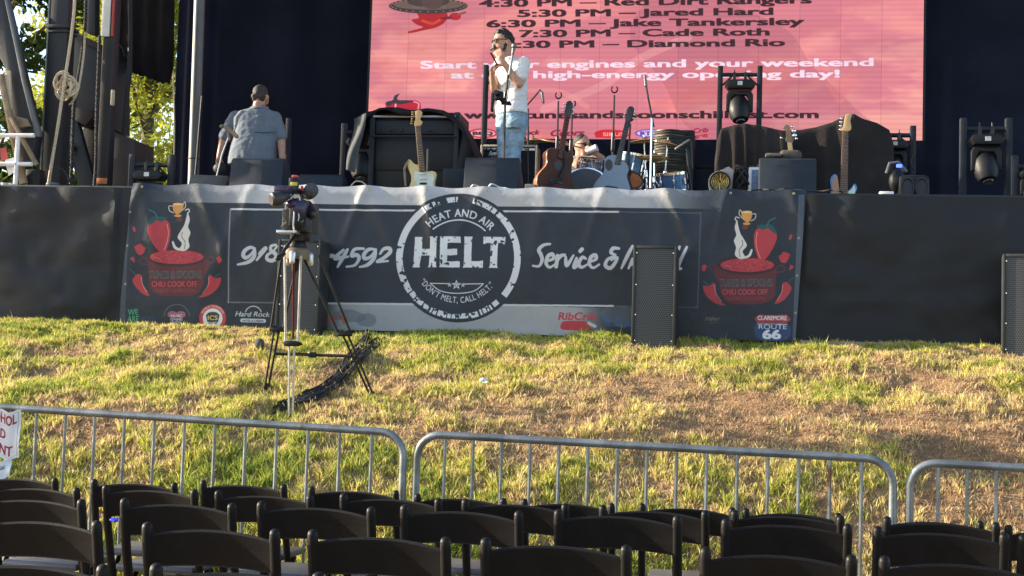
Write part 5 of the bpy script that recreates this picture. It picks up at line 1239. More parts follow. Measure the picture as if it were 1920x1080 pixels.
def stand(name, label, foot, top, Y, yoke=True, cat_='guitar stand'):
    f = base(foot, Y); a = P(*top, Y)
    t = thing(name, label, cat_, f)
    part('pole', 'black_metal', t, lambda m: (m.tube([f+Vector((0, 0, .05)), f.lerp(a, .55)], .014, 8), m.tube([f.lerp(a, .5), a-Vector((0, 0, .03))], .010, 8)))
    part('collar', 'black_metal', t, lambda m: m.cap(f.lerp(a, .52), .022, f.lerp(a, .66), .018, 10))
    for q in (.5, 2.6, 4.7): part('leg', 'black_metal', t, lambda m: m.tube([f+Vector((0, 0, .12)), f+Vector((.24*math.cos(q), .24*math.sin(q), .012))], .010, 6))
    if yoke: part('yoke', 'black_metal', t, lambda m: m.tube([a+Vector((.03*math.cos(x), 0, .03+.035*math.sin(x))) for x in np.linspace(R(130), R(410), 12)], .008, 7))
    return t
stand('microphone_stand', 'empty clip stand behind the red brown acoustic guitar', 1043, (1047, 184), 13.5, cat_='stand')
stand('microphone_stand', 'taller empty clip stand left of the grey acoustic guitar', 1147, (1152, 173), 13.4, cat_='stand')
stand('guitar_stand', 'black tall stand hooked to the neck of the red brown acoustic guitar', 1068, (1073, 200), 12.98)
stand('guitar_stand', 'black tall stand hooked to the neck of the grey acoustic guitar', 1173, (1182, 226), 13.4)
# blue bass
Yb = 12.2
t = thing('bass_guitar', 'bright blue bass guitar with a long dark fretboard at the right', 'guitar', base(1580, Yb))
def KB(x, y): return (1450+x/6, 190+y/6)
part('body', 'blue_lacquer', t, lambda m: m.pxprism([KB(*p) for p in smooth_path([(690, 815), (650, 850), (640, 910), (650, 980), (640, 1040), (650, 1120), (720, 1180), (820, 1190), (900, 1150), (935, 1080), (925, 1030), (945, 980), (930, 935), (908, 928), (880, 965), (840, 1005), (800, 1010), (742, 1000), (730, 900), (720, 830)], 4)], Yb, .042, .008))
part('pickguard', 'tan_guard', t, lambda m: m.pxprism([KB(*p) for p in smooth_path([(695, 830), (668, 880), (662, 950), (660, 1040), (668, 1120), (740, 1130), (748, 1040), (735, 940), (722, 850), (695, 830)], 3)], Yb-.006, .005))
part('control_plate', 'mint_pickguard', t, lambda m: m.pxprism([KB(*p) for p in smooth_path([(905, 940), (880, 990), (830, 1025), (826, 1090), (890, 1100), (912, 1040), (924, 985), (905, 940)], 3)], Yb-.006, .005))
part('neck', 'rosewood', t, lambda m: m.pxprism([KB(*p) for p in ((780, 335), (845, 335), (835, 1060), (748, 1060))], Yb-.022, .03, .003))
part('frets', 'alu', t, lambda m: frets(m, P(*KB(812, 340), Yb), P(*KB(792, 1050), Yb), .052, .066, 20, -.023))
part('headstock', 'maple', t, lambda m: m.pxprism([KB(*p) for p in smooth_path([(815, 148), (868, 136), (882, 160), (866, 215), (878, 280), (872, 318), (840, 335), (770, 332), (762, 315), (788, 280), (800, 200), (815, 148)], 3)], Yb-.012, .018, .003))
for i in range(4): part('tuner', 'chrome', t, lambda m: (m.tube([P(*KB(800-9*i, 185+i*42), Yb), P(*KB(765-4*i, 192+i*42), Yb)], .004, 5), m.ell(P(*KB(765-4*i, 192+i*42), Yb), (.013, .009, .013), None, 8, 6)))
single('guitar_stand', 'low black stand holding the blue bass guitar', 'guitar stand', 'black_metal', lambda m: (m.tube([base(1580, 12.35), base(1580, 12.33)+Vector((0, 0, .55))], .012, 8), [m.tube([base(1580, 12.35)+Vector((0, 0, .1)), base(1580, 12.35)+Vector((.22*math.cos(q), .2*math.sin(q), .012))], .009, 6) for q in (.4, 2.7, 4.7)]))
# five string bass behind the wedge: only the headstock shows
Y5 = 12.75
def K5(x, y): return (1450+x/6, 190+y/6)
t = thing('bass_guitar', 'bass with a tan headstock poking up behind the right floor monitor', 'guitar', base(1484, Y5))
part('headstock', 'wood_weathered', t, lambda m: m.pxprism([K5(*p) for p in smooth_path([(140, 262), (172, 268), (188, 300), (200, 360), (222, 400), (228, 440), (208, 470), (160, 458), (134, 436), (142, 380), (138, 320), (112, 300), (140, 262)], 3)], Y5, .018, .003))
part('neck', 'maple', t, lambda m: m.pxprism([K5(*p) for p in ((158, 455), (210, 465), (224, 562), (230, 850), (166, 850), (170, 562))], Y5-.004, .03, .004))
part('body', 'ebony', t, lambda m: m.prism([(x, z) for x, z in smooth_path([(-.05, .42), (-.14, .38), (-.15, .25), (-.17, .10), (-.08, .03), (.08, .03), (.17, .10), (.15, .25), (.12, .34), (.06, .36)], 3)], .045, Matrix.Translation((base(1484, Y5).x, Y5, ZD)), .008))
for (x, y, r) in ((230, 332, .020), (240, 382, .020), (258, 420, .014), (90, 412, .012), (212, 285, .012)): part('tuner', 'chrome', t, lambda m: (m.ell(P(*K5(x, y), Y5), (r, .01, r), None, 10, 6), m.tube([P(*K5(x, y), Y5), P(*K5((x+170)/2, y+8), Y5)], .004, 5)))
# ------------------------------------------------------------------ drums
mm('drum_blue', (.05, .12, .25), .25, .4, .3, 9)
mm('drum_silver', (.42, .38, .44), .2, .8, .5, 14)
mm('drum_head', (.085, .095, .11), .7, spec=.2)
mm('cymbal', (.55, .40, .16), .32, .9, .25, 20)
mm('cymbal_dull', (.30, .24, .13), .45, .6, .3, 12)
def drum(name, label, cpx, Y, r, h, shell, axis=(0, 0, 1), head='drum_head'):
    c = P(*cpx, Y); ax = Vector(axis).normalized()
    t = thing(name, label, 'drum', (c.x, c.y, c.z-h/2))
    part('shell', shell, t, lambda m: m.lathe([(r, -h/2), (r, h/2)], c, ax, 30))
    for s in (-1, 1):
        part('hoop', 'chrome', t, lambda m: m.lathe([(r+.004, s*h/2-.012), (r+.014, s*h/2-.012), (r+.014, s*h/2+.012), (r+.004, s*h/2+.012), (r+.004, s*h/2-.012)], c, ax, 30, None, False))
    part('head', head, t, lambda m: m.lathe([(r*.98, h/2-.002), (r*.98, h/2+.006)], c, ax, 30))
    q = Vector((0, 0, 1)).rotation_difference(ax).to_matrix()
    for i in range(8):
        a = i*math.pi/4+.2; d = q @ Vector((math.cos(a), math.sin(a), 0))*(r+.016)
        part('lug', 'chrome', t, lambda m: (m.tube([c+d-ax*h*.46, c+d+ax*h*.46], .005, 6), m.cap(c+d-ax*h*.14, .011, c+d+ax*h*.14, .011, 8)))
    return t
drum('rack_tom', 'silver tom drum between the two acoustic guitars', (1108, 314), 14.1, .125, .17, 'drum_silver', (.1, -.25, 1))
drum('bass_drum', 'grey headed bass drum low between the two acoustic guitars', (1100, 372), 13.9, .27, .38, 'drum_blue', (0, -1, .05))
drum('floor_tom', 'deep blue tom drum right of the grey acoustic guitar', (1183, 314), 14.0, .13, .26, 'drum_blue', (.15, -.05, 1))
drum('snare_drum', 'blue and chrome snare drum under the hi hat stand', (1258, 342), 13.3, .15, .17, 'drum_blue', (-.1, -.18, 1))
drum('rack_tom', 'small brown headed drum low right of the grey acoustic guitar', (1182, 345), 13.6, .11, .10, 'drum_silver', (.2, -.75, .6), 'lit_side_brown_head')
def cymbal(label, cpx, Y, r, tilt, foot, mat_='cymbal', pair=False, pole='chrome', squash=1):
    c = P(*cpx, Y); f = base(foot, Y); ax = Vector(tilt).normalized()
    t = thing('cymbal', label, 'cymbal', f)
    def bw(m, s=1, dz=0): m.lathe([(.004, .028*s+dz), (.035, .020*s+dz), (.045, .006*s+dz), (r*.7, -.004*s+dz), (r, -.014*s+dz), (r, -.016*s+dz), (r*.7, -.007*s+dz), (.045, .003*s+dz)], c, ax, 36)
    part('plate', mat_, t, lambda m: bw(m))
    if pair: part('plate', mat_, t, lambda m: bw(m, -1, -.045))
    part('stand', pole, t, lambda m: (m.tube([f+Vector((0, 0, .1)), Vector((f.x, f.y, 0))*.0+f.lerp(c, .6)], .013, 8), m.tube([f.lerp(c, .55), c+ax*.05], .008, 8), m.cap(f.lerp(c, .52), .022, f.lerp(c, .60), .02, 10), m.cap(f.lerp(c, .30), .022, f.lerp(c, .36), .02, 10)))
    for q in (.4, 2.5, 4.6): part('leg', pole, t, lambda m: m.tube([f+Vector((0, 0, .3)), f+Vector((.24*math.cos(q), .24*math.sin(q), .012))], .009, 6))
    return t
cymbal('wide dull crash cymbal behind the red brown acoustic guitar', (1058, 268), 13.9, .27, (.22, -.16, 1), 1070, 'cymbal_dull', pole='black_metal')
cymbal('dull ride cymbal behind the man in white', (1000, 263), 14.3, .23, (-.05, -.10, 1), 1004, 'cymbal_dull', pole='black_metal')
cymbal('bright crash cymbal left of the ribbed speaker cabinet', (1208, 262), 13.7, .16, (-.1, -.07, 1), 1216)
cymbal('bright thin cymbal in front of the ribbed speaker cabinet', (1250, 267), 13.6, .15, (.20, -.08, 1), 1244)
cymbal('hi hat cymbal pair on a chrome stand above the snare drum', (1226, 292), 13.2, .155, (.02, -.05, 1), 1228, pair=True)
# ------------------------------------------------------------------ microphones
mm('mic_grey', (.16, .16, .165), .4, .6, .3, 90, .4, 300)
f0, Ym = base(943, 12.65), 12.65
t = thing('microphone_stand', 'vocal microphone stand with a black clamp in front of the man in white', 'microphone stand', f0)
part('pole', 'black_metal', t, lambda m: m.tube([f0+Vector((0, 0, .05)), P(947, 190, Ym), P(953, 140, Ym)], .013, 8))
part('boom', 'alu', t, lambda m: m.tube([P(946, 196, Ym), P(954, 140, Ym), P(962, 94, Ym)], .008, 8))
part('microphone', 'mic_grey', t, lambda m: (m.cap(P(961, 101, Ym), .012, P(963, 92, Ym), .018, 10), m.ell(P(964, 86, Ym), (.026, .026, .028), None, 14, 10)))
part('clamp', 'black_plastic', t, lambda m: (m.box(P(936, 180, Ym-.03), (.085, .06, .085), Matrix.Identity(4), .014), m.cap(P(930, 172, Ym-.05), .022, P(944, 190, Ym), .026, 10), m.lathe([(.02, 0), (.03, .01), (.026, .05)], P(934, 176, Ym-.05), (-.3, -1, .2), 14), m.tube([P(940, 194, Ym), P(954, 195, Ym)], .014, 8), m.cap(P(954, 193, Ym), .02, P(957, 196, Ym), .012, 8)))
part('base', 'black_metal', t, lambda m: m.lathe([(.13, 0), (.13, .012), (.03, .03), (.015, .05)], f0, (0, 0, 1), 24))
single('cable', 'thin cable hanging down the vocal microphone stand', 'cable', 'rubber', lambda m: m.tube(rope([(962, 102), (957, 140), (952, 180), (944, 230), (946, 280), (942, 330)], Ym-.02), .004, 5))
f1 = base(402, 12.5)
t = thing('microphone_stand', 'thin stand holding a tilted tan holder in front of the man in blue', 'microphone stand', f1)
part('pole', 'alu', t, lambda m: m.tube([P(404, 340, 12.5), P(416, 290, 12.5), P(428, 258, 12.5)], .008, 8))
part('holder', 'wood_weathered', t, lambda m: (m.cap(P(424, 238, 12.5), .024, P(444, 256, 12.5), .020, 10), m.ell(P(416, 237, 12.5), (.024, .02, .02)), m.cap(P(428, 250, 12.5), .016, P(430, 262, 12.5), .012, 8)))
part('base', 'black_metal', t, lambda m: (m.lathe([(.11, 0), (.11, .012), (.03, .03)], f1, (0, 0, 1), 20), m.tube([f1+Vector((0, 0, .02)), P(404, 340, 12.5)], .01, 8)))
def micstand(label, foot, knee, pts, Y, mic, sub='chrome'):
    f = base(foot, Y); t = thing('microphone_stand', label, 'microphone stand', f)
    part('pole', sub, t, lambda m: m.tube([f+Vector((0, 0, .05)), P(*knee, Y)], .011, 8))
    part('boom', 'black_metal', t, lambda m: m.tube([P(*p, Y) for p in pts], .009, 8))
    part('microphone', 'mic_grey', t, lambda m: m.cap(P(*mic[0], Y), .016, P(*mic[1], Y), .013, 10))
    for q in (.5, 2.6, 4.7): part('leg', 'black_metal', t, lambda m: m.tube([f+Vector((0, 0, .2)), f+Vector((.22*math.cos(q), .22*math.sin(q), .012))], .009, 6))
    return t
micstand('tall overhead microphone stand rising above the cymbals', 1219, (1222, 222), [(1226, 238), (1216, 186), (1211, 158)], 13.0, [(1211, 160), (1209, 142)])
micstand('angled microphone on a stand in front of the ribbed speaker cabinet', 1301, (1287, 280), [(1287, 278), (1299, 316), (1296, 266), (1292, 262)], 13.3, [(1268, 279), (1292, 263)], 'black_metal')
micstand('small boom microphone right of the man in white', 992, (990, 204), [(984, 202), (1006, 177), (1013, 168), (1017, 176)], 13.9, [(1016, 174), (1019, 192)], 'black_metal')
# ------------------------------------------------------------------ people
def loft(mb, rings, ax, ay, n=26):
    vs = []; fs = []
    for c, rx, ry in rings:
        for k in range(n):
            a = 2*math.pi*k/n; ca, sa = math.cos(a), math.sin(a)
            vs.append(Vector(c)+ax*(rx*math.copysign(abs(ca)**.85, ca))+ay*(ry*math.copysign(abs(sa)**.85, sa)))
    for i in range(len(rings)-1):
        for k in range(n):
            k2 = (k+1) % n; fs.append((i*n+k, i*n+k2, (i+1)*n+k2, (i+1)*n+k))
    fs.append(tuple(range(n-1, -1, -1))); fs.append(tuple((len(rings)-1)*n+k for k in range(n)))
    mb.add(vs, fs)
def body_mesh(name, m_, parent, shapes, vox=.011, sm=3, crease=0.0):
    """one continuous surface grown over tapered limbs and rounded masses"""
    mb = MB()
    for s in shapes:
        if s[0] == 'l': loft(mb, s[1], s[2], s[3])
        elif s[0] == 'c': mb.cap(s[1], s[2], s[3], s[4], 14)
        else: mb.ell(s[1], s[2], None, 18, 12, s[3] if len(s) > 3 else None)
    o = mb.build(name, M_[m_], parent)
    r = o.modifiers.new('r', 'REMESH'); r.mode = 'VOXEL'; r.voxel_size = vox; r.use_smooth_shade = True
    k = o.modifiers.new('s', 'SMOOTH'); k.factor = .5; k.iterations = sm
    dg = bpy.context.evaluated_depsgraph_get(); dg.update()
    me = bpy.data.meshes.new_from_object(o.evaluated_get(dg))
    o.modifiers.clear(); old = o.data; o.data = me; bpy.data.meshes.remove(old); me.name = name
    if not me.materials: me.materials.append(M_[m_])
    if crease:
        n = len(me.vertices); co = np.empty(n*3); no = np.empty(n*3); me.vertices.foreach_get('co', co); me.vertex_normals.foreach_get('vector', no)
        co = co.reshape(-1, 3); no = no.reshape(-1, 3)
        f = np.abs(fbm(co[:, 0]*9+co[:, 2]*6+co[:, 1]*4, co[:, 2]*13-co[:, 0]*7+co[:, 1]*5, 21, 3)-.5)*2
        co = co+no*(crease*(f-.35))[:, None]; me.vertices.foreach_set('co', co.ravel()); me.update()
    me.shade_smooth()
    return o
def hand(wrist, knuck, thumb_side, curl, r=.0095, spread=.021):
    """palm, four bent fingers of different length and a thumb; directions are world vectors"""
    w, k = Vector(wrist), Vector(knuck); d = (k-w).normalized(); side = Vector(thumb_side); side = (side-d*side.dot(d)).normalized(); c = Vector(curl); c = (c-d*c.dot(d)).normalized()
    out = [('c', w, .026, w.lerp(k, .35), .030)]
    for i in range(4):
        b = k+side*(1.5-i)*spread
        out.append(('c', w.lerp(k, .25)+side*(1.5-i)*spread*.6, .016, b, .013))
        L = (.040, .046, .043, .034)[i]
        j1 = b+(d*.75+c*.65).normalized()*L; j2 = j1+(d*.15+c*1.0).normalized()*L*.75; j3 = j2+(c*.7-d*.55).normalized()*L*.55
        out += [('c', b, r*1.15, j1, r), ('c', j1, r, j2, r*.92), ('c', j2, r*.92, j3, r*.75)]
    tb = w.lerp(k, .3)+side*.03
    t1 = tb+(side*.6+d*.75+c*.3).normalized()*.042; t2 = t1+(d*.7+c*.75-side*.1).normalized()*.034
    out += [('c', tb, .017, t1, .012), ('c', t1, .012, t2, .009)]
    return out
# --- the man in white, playing a harmonica
Yp = 13.15
def Q(px, py, dy=0.0): return P(px, py, Yp+dy)
mt = thing('person', 'bearded man in white T-shirt and light jeans playing a harmonica on stage', 'person', (Q(955, 330).x, Yp, ZD))
hd = Q(944, 80); fx = Vector((-.86, -.50, -.10)).normalized(); up = Vector((-.08, 0, 1)).normalized(); fs = fx.cross(up).normalized(); up = fs.cross(fx).normalized()   # face direction
def H(f, s, u): return hd+fx*f+fs*s+up*u
Rh = Matrix((fx, fs, up)).transposed()
shl, elb, wr = Q(983, 121, -.10), Q(973, 158, -.18), Q(943, 115, -.20)
shr, elr, wrr = Q(938, 122, .16), Q(926, 166, -.05), Q(923, 141, -.16)
knl = Q(934, 97, -.17); knr = Q(924, 127, -.19)
shapes = [('e', hd+up*.015, (.098, .077, .118), Rh), ('c', H(.045, 0, -.055), .058, H(.055, 0, -.085), .046), ('c', H(.092, 0, .0), .012, H(.108, 0, -.028), .017),
          ('c', H(.082, -.028, -.006), .014, H(.082, .028, -.006), .014), ('c', H(.086, -.02, -.068), .013, H(.086, .02, -.068), .013),
          ('c', H(.075, -.035, .028), .016, H(.075, .035, .028), .016),
          ('c', H(-.012, -.08, .005), .016, H(-.006, -.082, -.03), .012), ('c', H(-.012, .08, .005), .016, H(-.006, .082, -.03), .012),
          ('c', H(-.02, 0, -.08), .055, Q(957, 117), .060), ('c', Q(957, 117), .06, Q(962, 150), .07), ('c', Q(962, 150), .07, Q(962, 205), .07),
          ('c', shl, .055, elb, .043), ('c', elb, .043, wr, .028), ('c', shr, .05, elr, .040), ('c', elr, .040, wrr, .027),
          ('c', Q(953, 215), .06, Q(946, 290), .045), ('c', Q(968, 215), .06, Q(966, 290), .045),
          ('c', Q(946, 290), .055, Q(945, 345), .04), ('c', Q(966, 290), .055, Q(966, 345), .04),
          ('c', Q(946, 350), .04, Q(946, 350)+Vector((-.12, -.1, -.045+0)), .03), ('c', Q(966, 350), .04, Q(966, 350)+Vector((-.12, -.1, -.045)), .03)]
shapes += hand(wr, knl, (-.2, .2, .9), (-.35, .75, .2), .0105, .022) + hand(wrr, knr, (.2, .2, .9), (.55, .1, -.2), .0105, .022)
body_mesh('body', 'skin', mt, shapes, .0085, 2)
body_mesh('hair', 'hair_dark', mt, [('e', H(-.016, 0, .05), (.094, .0815, .088), Rh), ('c', H(.048, -.03, .098), .030, H(.05, .035, .10), .030), ('c', H(.0, -.02, .095), .05, H(.04, .02, .10), .042), ('c', H(-.07, -.045, .02), .04, H(-.06, .045, .02), .04), ('c', H(-.02, -.076, .04), .018, H(-.012, -.076, -.0), .012), ('c', H(-.02, .076, .04), .018, H(-.012, .076, -.0), .012)], .0075, 2, .018)
body_mesh('beard', 'hair_dark', mt, [('c', H(-.005, -.074, -.02), .012, H(.03, -.060, -.075), .022), ('c', H(-.005, .074, -.02), .012, H(.03, .060, -.075), .022), ('c', H(.03, -.058, -.075), .022, H(.078, -.018, -.098), .022), ('c', H(.03, .058, -.075), .022, H(.078, .018, -.098), .022), ('c', H(.078, -.018, -.1), .022, H(.078, .018, -.1), .022), ('c', H(.094, -.024, -.05), .009, H(.094, .024, -.05), .009)], .007, 1)
def specs(m):
    for s in (-1, 1):
        m.tube([H(.099, s*.036, .012)+fs*(.026*math.cos(a))+up*(.021*math.sin(a)) for a in np.linspace(0, 6.283, 17)[:-1]], .0042, 6, closed=True)
        m.tube([H(.097, s*.062, .018), H(.04, s*.083, .016), H(-.02, s*.086, .012)], .004, 5)
    m.tube([H(.101, -.010, .014), H(.101, .010, .014)], .004, 5)
gl = part('glasses', 'black_plastic', mt, specs)
part('lens', 'glass_dark', gl, lambda m: [m.lathe([(.001, 0), (.024, .001), (.024, .004), (.001, .005)], H(.096, s*.036, .012), fx, 14) for s in (-1, 1)])
TAX = Vector((shl.x-shr.x, shl.y-shr.y, 0)).normalized(); TAY = Vector((TAX.y, -TAX.x, 0))
def tee():
    return [('l', [(Q(955, 106), .062, .055), (Q(957, 110), .085, .068), (Q(959, 115), .15, .085), (Q(960, 122), .192, .102), (Q(960, 135), .196, .116), (Q(961, 150), .188, .122), (Q(961, 172), .172, .122), (Q(960, 195), .170, .124), (Q(960, 210), .178, .130), (Q(960, 215), .176, .128)], TAX, TAY),
            ('c', shl+Vector((-.01, 0, .012)), .076, shl.lerp(elb, .60), .066), ('c', shr+Vector((0, 0, .01)), .070, shr.lerp(elr, .55), .060)]
body_mesh('t_shirt', 'shirt_white', mt, tee(), .010, 3, .022)
# hem: cut the shirt straight with the jeans rising under it
body_mesh('jeans', 'jeans', mt, [('l', [(Q(960, 208), .158, .112), (Q(960, 220), .165, .116), (Q(960, 235), .165, .115), (Q(960, 244), .14, .10)], TAX, TAY), ('c', Q(948, 226), .100, Q(944, 285), .070), ('c', Q(973, 226), .100, Q(964, 285), .074), ('c', Q(944, 285), .070, Q(945, 347), .055), ('c', Q(964, 285), .074, Q(966, 347), .056)], .010, 2, .022)
part('shoes', 'black_plastic', mt, lambda m: [m.cap(Vector((Q(x, 350).x, Yp, ZD+.045)), .045, Vector((Q(x, 350).x-.14, Yp-.1, ZD+.04)), .038, 12) for x in (946, 966)])
hm = Vector(H(.118, .0, -.058))
Rm = Matrix((fs, fx, up)).transposed().to_4x4()
single('harmonica', 'small dark harmonica held at the mouth of the man in white', 'harmonica', 'steel_dark', lambda m: m.box((0, 0, 0), (.105, .03, .026), Matrix.Translation(hm) @ Rm, .005))
single('microphone', 'dark slim bullet microphone rod held by the man in white', 'microphone', 'mahogany', lambda m: m.tube([Q(920, 99, -.26), Q(926, 109, -.26), Q(932, 122, -.24)], .009, 8))
# --- the man in blue, seen from behind
Yq = 14.6
def U(px, py, dy=0.0): return P(px, py, Yq+dy)
mt = thing('person', 'stocky man in a blue grey shirt seen from behind at the left of the stage', 'person', (U(478, 340).x, Yq, ZD))
hb = U(488, 181, -.02)
sL, eL, wL = U(442, 221, .02), U(419, 262, -.02), U(412, 292, -.05)
sR, eR, wR = U(514, 222, .02), U(527, 258, 0), U(529, 296, -.03)
shp = [('e', hb+Vector((0, 0, .01)), (.083, .105, .122)), ('e', hb+Vector((.02, .09, -.03)), (.05, .045, .06)), ('c', hb+Vector((.03, .12, .0)), .012, hb+Vector((.035, .14, -.03)), .015), ('c', hb+Vector((-.086, .01, .0)), .014, hb+Vector((-.084, .01, -.03)), .012), ('c', hb+Vector((.086, .01, .0)), .016, hb+Vector((.086, .01, -.035)), .012),
       ('c', hb+Vector((0, -.03, -.09)), .068, U(484, 212), .085), ('c', U(478, 220), .10, U(476, 280), .11),
       ('c', sL, .07, eL, .055), ('c', eL, .052, wL, .036), ('c', sR, .07, eR, .055), ('c', eR, .052, wR, .036), ('c', U(476, 285), .11, U(474, 310), .11),
       ('c', U(458, 310), .1, U(458, 350), .06), ('c', U(492, 310), .1, U(492, 350), .06), ('c', U(458, 350), .05, U(458, 362), .045), ('c', U(492, 350), .05, U(492, 362), .045)]
shp += hand(wL, wL+Vector((-.01, -.02, -.085)), (.3, .9, 0), (.9, -.2, -.1), .0105, .021)+hand(wR, wR+Vector((.005, -.01, -.085)), (-.3, .9, 0), (-.9, -.2, -.1), .0105, .021)
body_mesh('body', 'skin', mt, shp, .010, 2)
body_mesh('hair', 'hair_grey', mt, [('e', hb+Vector((0, -.004, .036)), (.0865, .107, .103)), ('c', hb+Vector((-.045, -.068, -.01)), .040, hb+Vector((.045, -.068, -.01)), .040), ('c', hb+Vector((-.04, -.06, -.045)), .032, hb+Vector((.04, -.06, -.045)), .032)], .008, 2, .010)
body_mesh('shirt', 'shirt_blue', mt, [('l', [(U(486, 199, -.02), .08, .07), (U(485, 204, -.02), .12, .085), (U(483, 210, -.01), .225, .12), (U(481, 221), .26, .145), (U(480, 238), .255, .16), (U(479, 256, -.01), .250, .175), (U(476, 275, -.02), .262, .19), (U(473, 296, -.02), .275, .195), (U(471, 310, -.02), .268, .19)], Vector((1, 0, 0)), Vector((0, 1, 0))),
    ('c', sL, .088, sL.lerp(eL, .85), .082), ('c', sR, .088, sR.lerp(eR, .92), .080)], .012, 4, .013)
part('collar', 'shirt_blue', mt, lambda m: m.tube([hb+Vector((.085*math.cos(a), .075*math.sin(a)-.01, -.135+.012*math.sin(a))) for a in np.linspace(R(170), R(370), 14)], .022, 8))
part('yoke_seam', mat('seam_blue', (.05, .08, .13), .9), mt, lambda m: m.tube([U(479+43*math.sin(a), 248+.5*math.sin(a*5), -.004-.172*math.cos(a)) for a in np.linspace(-1.15, 1.15, 15)], .0045, 5))
body_mesh('trousers', 'curtain_cloth', mt, [('c', U(460, 305), .13, U(492, 305), .13), ('c', U(456, 320), .105, U(456, 352), .075), ('c', U(494, 320), .105, U(494, 352), .075)], .014, 2)
single('black_bag', 'small black bag held in the left hand of the man in blue', 'bag', 'rubber', lambda m: (m.ell(wL+Vector((.03, -.04, -.15)), (.085, .06, .07)), m.tube([wL+Vector((-.02, -.03, -.10)), wL+Vector((0, -.03, -.075)), wL+Vector((.05, -.03, -.09))], .008, 6)))
# --- the person sitting behind the drums
Yd = 14.9
def V_(px, py, dy=0.0): return P(px, py, Yd+dy)
mt = thing('person', 'seated person in dark glasses lifting a white cup behind the drums', 'person', (V_(1092, 330).x, Yd, ZD))
hh = V_(1091, 273); fx = Vector((.75, -.66, -.05)).normalized(); up = Vector((0, 0, 1)); fs = fx.cross(up).normalized(); up = fs.cross(fx)
hd = hh; Rh = Matrix((fx, fs, up)).transposed()
sA, eA, wA = V_(1101, 305, -.15), V_(1128, 297, -.22), V_(1117, 288, -.26)
sB, eB, wB = V_(1076, 305, .1), V_(1072, 330, -.1), V_(1090, 325, -.25)
shp = [('e', hd+up*.01, (.098, .078, .115), Rh), ('c', H(.045, 0, -.055), .055, H(.055, 0, -.085), .044), ('c', H(.092, 0, .0), .012, H(.108, 0, -.028), .016), ('c', H(-.012, -.08, .005), .015, H(-.006, -.082, -.03), .012), ('c', H(-.02, 0, -.08), .055, V_(1088, 300), .06), ('c', V_(1088, 312), .13, V_(1088, 345), .13),
       ('c', sA, .05, eA, .042), ('c', eA, .042, wA, .03), ('c', sB, .05, eB, .042), ('c', eB, .04, wB, .028),
       ('c', V_(1080, 350), .08, V_(1075, 365, -.4), .06), ('c', V_(1097, 350), .08, V_(1100, 365, -.4), .06), ('c', V_(1075, 365, -.4), .06, V_(1075, 395, -.4), .04), ('c', V_(1100, 365, -.4), .06, V_(1100, 395, -.4), .04)]
shp += hand(wA, wA+Vector((-.06, -.03, .035)), (0, 0, 1), (-.2, .8, 0), .0105, .02)+hand(wB, wB+Vector((.05, -.06, 0)), (0, 0, 1), (.3, 0, -.8), .0105, .02)
body_mesh('body', 'skin', mt, shp, .010, 2)
body_mesh('hair', 'hair_dark', mt, [('e', H(-.02, 0, .05), (.098, .082, .082), Rh), ('c', H(-.07, -.04, .01), .035, H(-.06, .04, .01), .035)], .009, 2)
body_mesh('shirt', mat('shirt_pale', (.40, .30, .26), .85, 0, .1, 10, .3, 16).name if False else 'towel_pale', mt, [('c', V_(1076, 306), .085, V_(1100, 306, -.06), .085), ('c', V_(1078, 325), .13, V_(1098, 325), .13), ('c', V_(1080, 345), .14, V_(1098, 345), .14), ('c', sA, .07, sA.lerp(eA, .5), .062), ('c', sB, .07, sB.lerp(eB, .6), .062)], .012, 2) if 'towel_pale' in M_ or mm('towel_pale', (.20, .18, .185), .85, 0, .1, 10, .3, 16) else None
part('sunglasses', 'glass_dark', mt, lambda m: ([m.ell(H(.092, s*.034, .006), (.012, .028, .021), None, 12, 8, Rh) for s in (-1, 1)], [m.tube([H(.09, s*.06, .012), H(-.01, s*.083, .01)], .005, 5) for s in (-1, 1)]))
single('white_cup', 'large white cup raised by the seated person behind the drums', 'cup', 'tape_white', lambda m: m.lathe([(.03, -.06), (.042, .055), (.044, .06), (.04, .06)], V_(1110, 281, -.30), (.85, -.2, .35), 20))
t = thing('drum_stool', 'black round stool under the seated person behind the drums', 'stool', (V_(1088, 345).x, Yd, ZD))
part('seat', 'black_plastic', t, lambda m: m.lathe([(.15, 0), (.16, .02), (.16, .06), (.14, .075)], (V_(1088, 345).x, Yd+.02, V_(1088, 352).z-.19), (0, 0, 1), 24))
for q in (.5, 2.6, 4.7): part('leg', 'chrome', t, lambda m: m.tube([(V_(1088, 345).x, Yd+.02, V_(1088, 352).z-.19), (V_(1088, 345).x+.22*math.cos(q), Yd+.22*math.sin(q), ZD+.012)], .011, 6))
